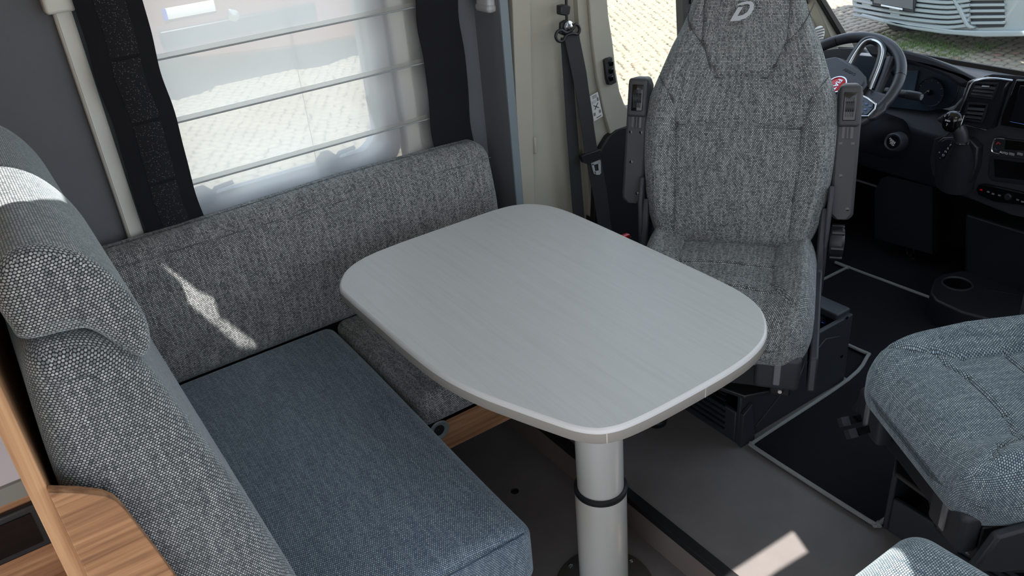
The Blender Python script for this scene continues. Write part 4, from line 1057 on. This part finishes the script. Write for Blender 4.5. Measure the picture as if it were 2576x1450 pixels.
# pedals
pdl = thing('pedals', 'black pedals below the dashboard with bright hinge', 'pedals', Xp(2285,690,2.70))
for nm, q in (('accelerator_pedal', ((2268,652),(2300,650),(2290,690),(2252,684))), ('brake_pedal', ((2338,700),(2365,690),(2350,716),(2330,712)))):
    o = obj(nm, MB().prism([Xp(x,y,2.66) for x,y in q], (.012,0,.004)), RUBBER, pdl, bevel=.003)
    a, b, c_, d = (V((*t,0)) for t in q)
    for k in range(1,5):
        t = k/5; l_ = a*(1-t)+d*t; r_ = b*(1-t)+c_*t
        obj('tread_rib', MB().tube([Xp(l_.x,l_.y,2.658),Xp(r_.x,r_.y,2.658)], .0016, 5), BLACKP, o)
obj('pedal_arm', MB().tube([Xp(2288,655,2.67),Xp(2286,610,2.72),Xp(2275,585,2.76)], .010, 8), BLACKP, pdl)
obj('hinge', MB().tube([Xp(2280,622,2.69),Xp(2282,638,2.68),Xp(2290,644,2.68),Xp(2299,636,2.68),Xp(2300,620,2.69)], .004, 8), STEEL, pdl)
fr_ = obj('foot_rest', MB().prism([Xp(x,y,2.64) for x,y in ((2165,620),(2235,640),(2250,690),(2155,660))], (.05,0,0)), RUBBER, pdl, bevel=.004)

# ================================================================== STEERING WHEEL
sw = thing('steering_wheel', 'black leather steering wheel with red round badge behind the driver seat', 'steering wheel', (2.2,1.55,.7))
TA = math.radians(53); WC = V((2.2,1.55,.837)); WU = V((math.sin(TA),0,math.cos(TA))); WN = V((-math.cos(TA),0,math.sin(TA))); WL = V((0,1,0))
def wp_(px, py, off=0): return Pp(px, py, WC+WN*off, WN)
obj('rim', MB().tube([WC + WL*.185*math.cos(a) + WU*.185*math.sin(a) for a in (2*PI*k/96 for k in range(96))], .0165, 16, True), LEATHER, sw, ang=80)
for px, py in ((2268,192),(2105,96)):
    p = wp_(px, py); a = math.atan2((p-WC).dot(WU), (p-WC).dot(WL)); c = WC + WL*.185*math.cos(a) + WU*.185*math.sin(a); t = -WL*math.sin(a)+WU*math.cos(a)
    obj('grip_seam', MB().tube([c-t*.0008, c+t*.0008], .0170, 20), GLOSS, sw)
hub = MB().prism([wp_(x,y,-.012) for x,y in ((2040,180),(2085,170),(2110,165),(2135,172),(2165,190),(2188,215),(2190,235),(2170,262),(2150,290),(2110,310),(2050,300),(2030,240))], WN*.045)
hb_ = obj('hub', hub, LEATHER, sw, bevel=.012)
text('lettering', 'AIRBAG', .014, frame(wp_(2137,181,.0335), wp_(2160,192,.0335)-wp_(2120,172,.0335), WN), BLACKP, hb_)
bc = wp_(2105,215,.033)
bd = obj('badge', MB().lathe([(.002,.003),(.026,.003),(.028,.002)], bc, WN, 40, cap=False), RED, sw)
obj('badge_ring', MB().lathe([(.0265,.001),(.0275,.005),(.031,.005),(.032,0)], bc, WN, 40, cap=False), CHROME, bd)
text('lettering', 'FIAT', .021, frame(bc+WN*.0035, wp_(2087,232,.033)-wp_(2116,198,.033), WN), CHROME, bd, .0008, bold=.0003)
# open spoke with its silver frame
lo_ = [(2134,166),(2150,138),(2168,112),(2180,103),(2195,101),(2210,107),(2219,118),(2220,134),(2212,165),(2196,205),(2188,226)]
path = smoothpath([wp_(x,y,.022) for x,y in lo_], 5)
obj('spoke', MB().tube(smoothpath([wp_(x,y,.006) for x,y in lo_], 5), .013, 10), LEATHER, sw)
obj('spoke_trim', MB().tube(path, .0040, 8), CHROME, sw)
obj('spoke', MB().tube([wp_(x,y,.0) for x,y in ((2240,150),(2225,190),(2205,240),(2190,262))], [.016,.013,.013,.016], 10), LEATHER, sw)
obj('spoke', MB().prism([wp_(x,y,-.008) for x,y in ((2170,215),(2200,235),(2245,250),(2230,285),(2205,305),(2165,315),(2130,290))], WN*.022), LEATHER, sw, bevel=.008)
kp = obj('button_cluster', MB().prism([wp_(x,y,.016) for x,y in ((2158,243),(2170,240),(2198,259),(2196,275),(2182,290),(2160,292))], WN*.004), GLOSS, sw)
obj('cluster_trim', MB().tube([wp_(x,y,.020) for x,y in ((2166,240),(2184,248),(2203,262),(2200,275),(2184,293),(2162,293))], .0032, 8), CHROME, kp)
for x,y in ((2168,254),(2180,262),(2190,268),(2166,268),(2177,276),(2168,284)):
    obj('key', MB_at(frame(wp_(x,y,.0205), WL, WN)).rbox((.005,.0035,.0012), .001, (1,1,1), 1, None), mat('key_blue',(70,96,130),.3), kp)
cs = obj('steering_column', MB().tube([WC-WN*.01, WC-WN*.09, WC-WN*.20, WC-WN*.20+V((.22,0,-.10))], [.05,.062,.07,.07], 20), DASH, sw, ang=60)
ig = thing('ignition_switch', 'round engine start switch on the steering column', 'switch', Xp(2245,356,2.30))
c = Xp(2246,358,2.30)
obj('bezel', MB().lathe([(.012,-.10),(.030,-.05),(.028,-.002),(.024,.004),(.019,0)], c, (-.9,-.2,.25), 30, cap=False), DASH, ig, ang=60)
obj('button', MB().lathe([(.001,.001),(.019,.001)], c, (-.9,-.2,.25), 30, cap=False), GLOSS, ig)
for q, s_ in enumerate(('ENGINE','START','STOP')):
    text('lettering', s_, .0065, frame(c+V((-.0035,0,.006-.006*q)), (.1,-1,-.6), (-.9,-.2,.25)), WHITEP, ig)
stalk = thing('indicator_stalk', 'black indicator stalk right of the steering wheel rim', 'stalk', Xp(2290,238,2.33))
obj('arm', MB().tube([Xp(2230,228,2.36),Xp(2272,236,2.34),Xp(2286,238,2.335)], [.010,.012,.013], 14), BLACKP, stalk)
obj('end_knob', MB().tube([Xp(2284,238,2.335),Xp(2312,243,2.33),Xp(2318,244,2.33)], [.0135,.013,.010], 16), LEATHER, stalk)
obj('end_cap', MB().tube([Xp(2316,244,2.33),Xp(2319,245,2.33)], .0085, 14), GREYPRINT, stalk)
for x in (2264,2272,2280): obj('mark', MB().tube([Xp(x,230,2.322),Xp(x+3,230.5,2.322)], .0012, 4), GREYPRINT, stalk)
# windscreen wiper, outside
wi = obj('wiper_blade', MB().tube([Xp(2060,122,3.07),Xp(2120,122,3.07),Xp(2158,134,3.07)], .006, 6), BLACKP, w3)
obj('wiper_arm', MB().tube([Xp(2122,98,3.07),Xp(2132,128,3.07)], .006, 6), BLACKP, wi)
# steel bracket glimpsed in the footwell
fb = thing('door_step', 'pale metal edge of the driver door step in the dark footwell', 'step', (2.5,1.85,.2))
obj('edge', MB().tube(smoothpath([Xp(x,y,2.66) for x,y in ((2150,452),(2170,458),(2195,466),(2207,470))],4), .004, 6), GREYPRINT, fb)
obj('tread', MB().box((2.0,1.84,.1),(2.6,1.90,.13)), RUBBER, fb)
obj('sill_shoe', MB().prism([Xp(x,y,2.60) for x,y in ((2200,480),(2215,450),(2235,444),(2345,470),(2345,640),(2200,600))], (.05,0,0)), BLACKP, fb)

# ================================================================== PARKED VAN
VX = 7.8
vn = thing('van', 'light grey van parked nose-on in the shade beyond the windscreen', 'van', (8.6,4.4,GZ))
def vp_(pts, off=0): return [Xp(x,y,VX-off) for x,y in pts]
def vprism(nm, pts, off, th, m_, par=None, bev=.01): return obj(nm, MB().prism(vp_(pts, off), (th,0,0)), m_, par or vn, bevel=bev)
bump = [(2142,-30),(2143,8),(2150,30),(2168,44),(2215,55),(2290,72),(2370,84),(2440,88),(2470,92),(2540,93),(2576,90),(2640,84),(2700,60),(2700,-30)]
vprism('bumper', bump, 0, .5, VAN, bev=.03)
vprism('lower_lip', [(2168,34),(2215,46),(2300,64),(2400,76),(2450,78),(2576,78),(2576,92),(2470,94),(2370,86),(2290,74),(2215,57),(2160,42)], .05, .08, VAN, bev=.012)
gr = vprism('grille_opening', [(2152,-30),(2420,-30),(2412,10),(2425,55),(2418,68),(2360,62),(2260,44),(2180,28),(2156,14)], .004, .01, VANDARK, bev=.002)
for k in range(7):
    y0 = -24 + k*12.5
    a = [(2150,y0-9),(2300,y0+10),(2440,y0+6)]
    obj('grille_bar', MB().tube(smoothpath(vp_([(x, min(y,72)) for x,y in ((2148,y0-14),(2220,y0-1),(2310,y0+12),(2385,y0+18),(2440,y0+12))], .03), 4), .017, 6), VAN, vn)
for x, y0, y1 in ((2248,20,46),(2176,-30,20)):
    vprism('grille_post', [(x-12,y0),(x+14,y0),(x+14,y1),(x-8,y1-4)], .03, .03, VAN, bev=.006)
vprism('fog_frame', [(2388,-30),(2402,-30),(2404,4),(2418,22),(2436,62),(2452,70),(2440,74),(2428,68),(2398,8)], .05, .05, VAN, bev=.01)
fo = vprism('fog_opening', [(2408,-30),(2522,-30),(2528,60),(2524,68),(2460,70),(2446,56),(2428,20),(2412,4)], .008, .012, VANDARK, bev=.002)
for k in range(6):
    y = -20+k*15; x0 = 2412 + max(0,(y-5))*.55
    obj('fog_slat', MB().prism(vp_([(x0,y),(2526,y-1),(2526,y+6),(x0+3,y+7)], .03), (.03,0,0)), VAN, fo, bevel=.004)
pn = vprism('number_plate_holder', [(2192,-30),(2303,-30),(2303,6),(2298,31),(2194,12)], .07, .02, VANDARK, bev=.004)
vprism('number_plate', [(2198,-30),(2297,-30),(2296,24),(2198,7)], .078, .006, mat('plate_dull',(96,98,100),.5), pn, .001)
vprism('plate_edge', [(2216,11),(2270,21),(2270,26),(2216,15)], .085, .004, WHITEP, pn, .001)
# the rest of the van, above the frame
obj('cab', MB().prism([(VX+.25,3.25,-.35),(VX+.12,3.25,.30),(VX+.9,3.25,.62),(VX+1.6,3.25,1.3),(VX+4.5,3.25,1.35),(VX+4.5,3.25,-.35)], (0,2.0,0)), VAN, vn, bevel=.05)
obj('windscreen', MB().prism([(VX+.93,3.4,.64),(VX+.93,5.1,.64),(VX+1.57,5.0,1.24),(VX+1.57,3.5,1.24)], (-.02,0,.02)), GLOSS, vn)
for y in (3.35,5.0):
    wv = obj('wheel', MB().lathe([(.12,0),(.30,0),(.33,.03),(.33,.17),(.30,.2),(.12,.2)], (VX+.85,y,GZ+.33), (0,1,0), 36), RUBBER, vn)
    obj('hub_cap', MB().lathe([(.02,0),(.19,0),(.2,-.02)], (VX+.85,y-.005,GZ+.33), (0,1,0), 24), DARKSTEEL, wv)
vprism('tyre_front', [(2222,50),(2250,60),(2285,74),(2270,80),(2240,74)], -.4, .2, RUBBER, bev=.01)

# unseen trunk and leafy crown added to shade the van
trr = thing('added_tree', 'unseen leafy crown and trunk added to shade the parked van', 'added_tree', (8.0,2.3,GZ))
obj('trunk', MB().tube([(8.0,2.3,GZ),(8.05,2.35,1.5),(7.9,2.4,3.6)], [.22,.17,.12], 12), mat('bark', (92,76,62), .9, bump=.6, bscale=30), trr)
lm = MB(); rt = random.Random(3)
for k in range(5200):
    a, b, c = rt.gauss(0,1), rt.gauss(0,1), rt.gauss(0,1); q = V((a,b,c)).normalized()*(rt.random()**.4)
    p = V((7.7+q.x*2.1, 2.3+q.y*1.5, 4.3+q.z*1.1)); e1 = V((rt.gauss(0,1),rt.gauss(0,1),rt.gauss(0,.5))).normalized()*.09; e2 = e1.cross(V((rt.gauss(0,1),rt.gauss(0,1),1))).normalized()*.055
    lm.add([p-e1, p+e2, p+e1, p-e2], [(0,1,2,3)])
o = obj('foliage', lm, mat('leaf_green', (72,104,44), .6), trr, smooth=False); o['kind'] = 'stuff'

# ================================================================== CAR BEHIND THE BLIND
cr = thing('car', 'dim red car with white number plate seen through the sheer blind', 'car', (5,9.6,GZ))
CYY = 9.0
def cpz(px, py, Y=CYY): return Yp(px, py, Y)
p = [cpz(x,y) for x,y in ((330,-80),(1000,-160),(1000,60),(900,95),(760,120),(520,150),(380,140),(335,80))]
obj('body', MB().prism([(q.x, CYY, max(q.z, GZ+.18)) for q in p], (0,1.7,0)), CARRED, cr, bevel=.05)
pp_ = cpz(475,25); 
obj('number_plate', MB().rbox((.26,.006,.055), .005, (1,1,1), 1, None, c=(pp_.x,CYY-.01,pp_.z)), PAPER, cr)
obj('plate_blue_strip', MB().box((pp_.x-.26,CYY-.02,pp_.z-.055),(pp_.x-.22,CYY-.014,pp_.z+.055)), mat('plate_blue',(40,70,170),.4), cr)
pp2 = cpz(545,70); obj('reflector', MB().rbox((.06,.01,.06), .01, (1,1,1), 1, None, c=(pp2.x,CYY-.01,pp2.z)), PAPER, cr)
obj('lower_bumper', MB().box((cpz(400,90).x,CYY-.04,cpz(400,90).z-.12),(cpz(800,60).x,CYY+.02,cpz(400,90).z+.04)), CARDARK, cr, bevel=.02)
for x in (585,):
    q = cpz(x,38); obj('lamp', MB().lathe([(.01,0),(.07,0),(.06,.03),(.02,.04)], (q.x,CYY-.01,q.z), (0,-1,0), 18), CHROME, cr)
for x in (430,800):
    q = cpz(x,110); obj('wheel', MB().lathe([(.05,0),(.30,0),(.30,.2),(.05,.2)], (q.x,CYY+.02,GZ+.30), (0,1,0), 28), RUBBER, cr)

# ================================================================== CEILING and hatch, last: the hatch sits over the table
me = CEIL(); o = bpy.data.objects.new('ceiling', me); COL.objects.link(o); me.materials.append(PLAIN); o['kind'] = 'structure'; o['label'] = 'white ceiling with a roof hatch, added sun-patch holes and a sun-blocking overhang'
h = thing('window_4', 'milky roof hatch above the table', None, (.72,.6,2.09), kind='structure')
obj('hatch_pane', MB().box((HATCH[0][0]-.02,HATCH[0][1]-.02,2.112),(HATCH[2][0]+.02,HATCH[2][1]+.02,2.118)), MILKY, h, smooth=False)
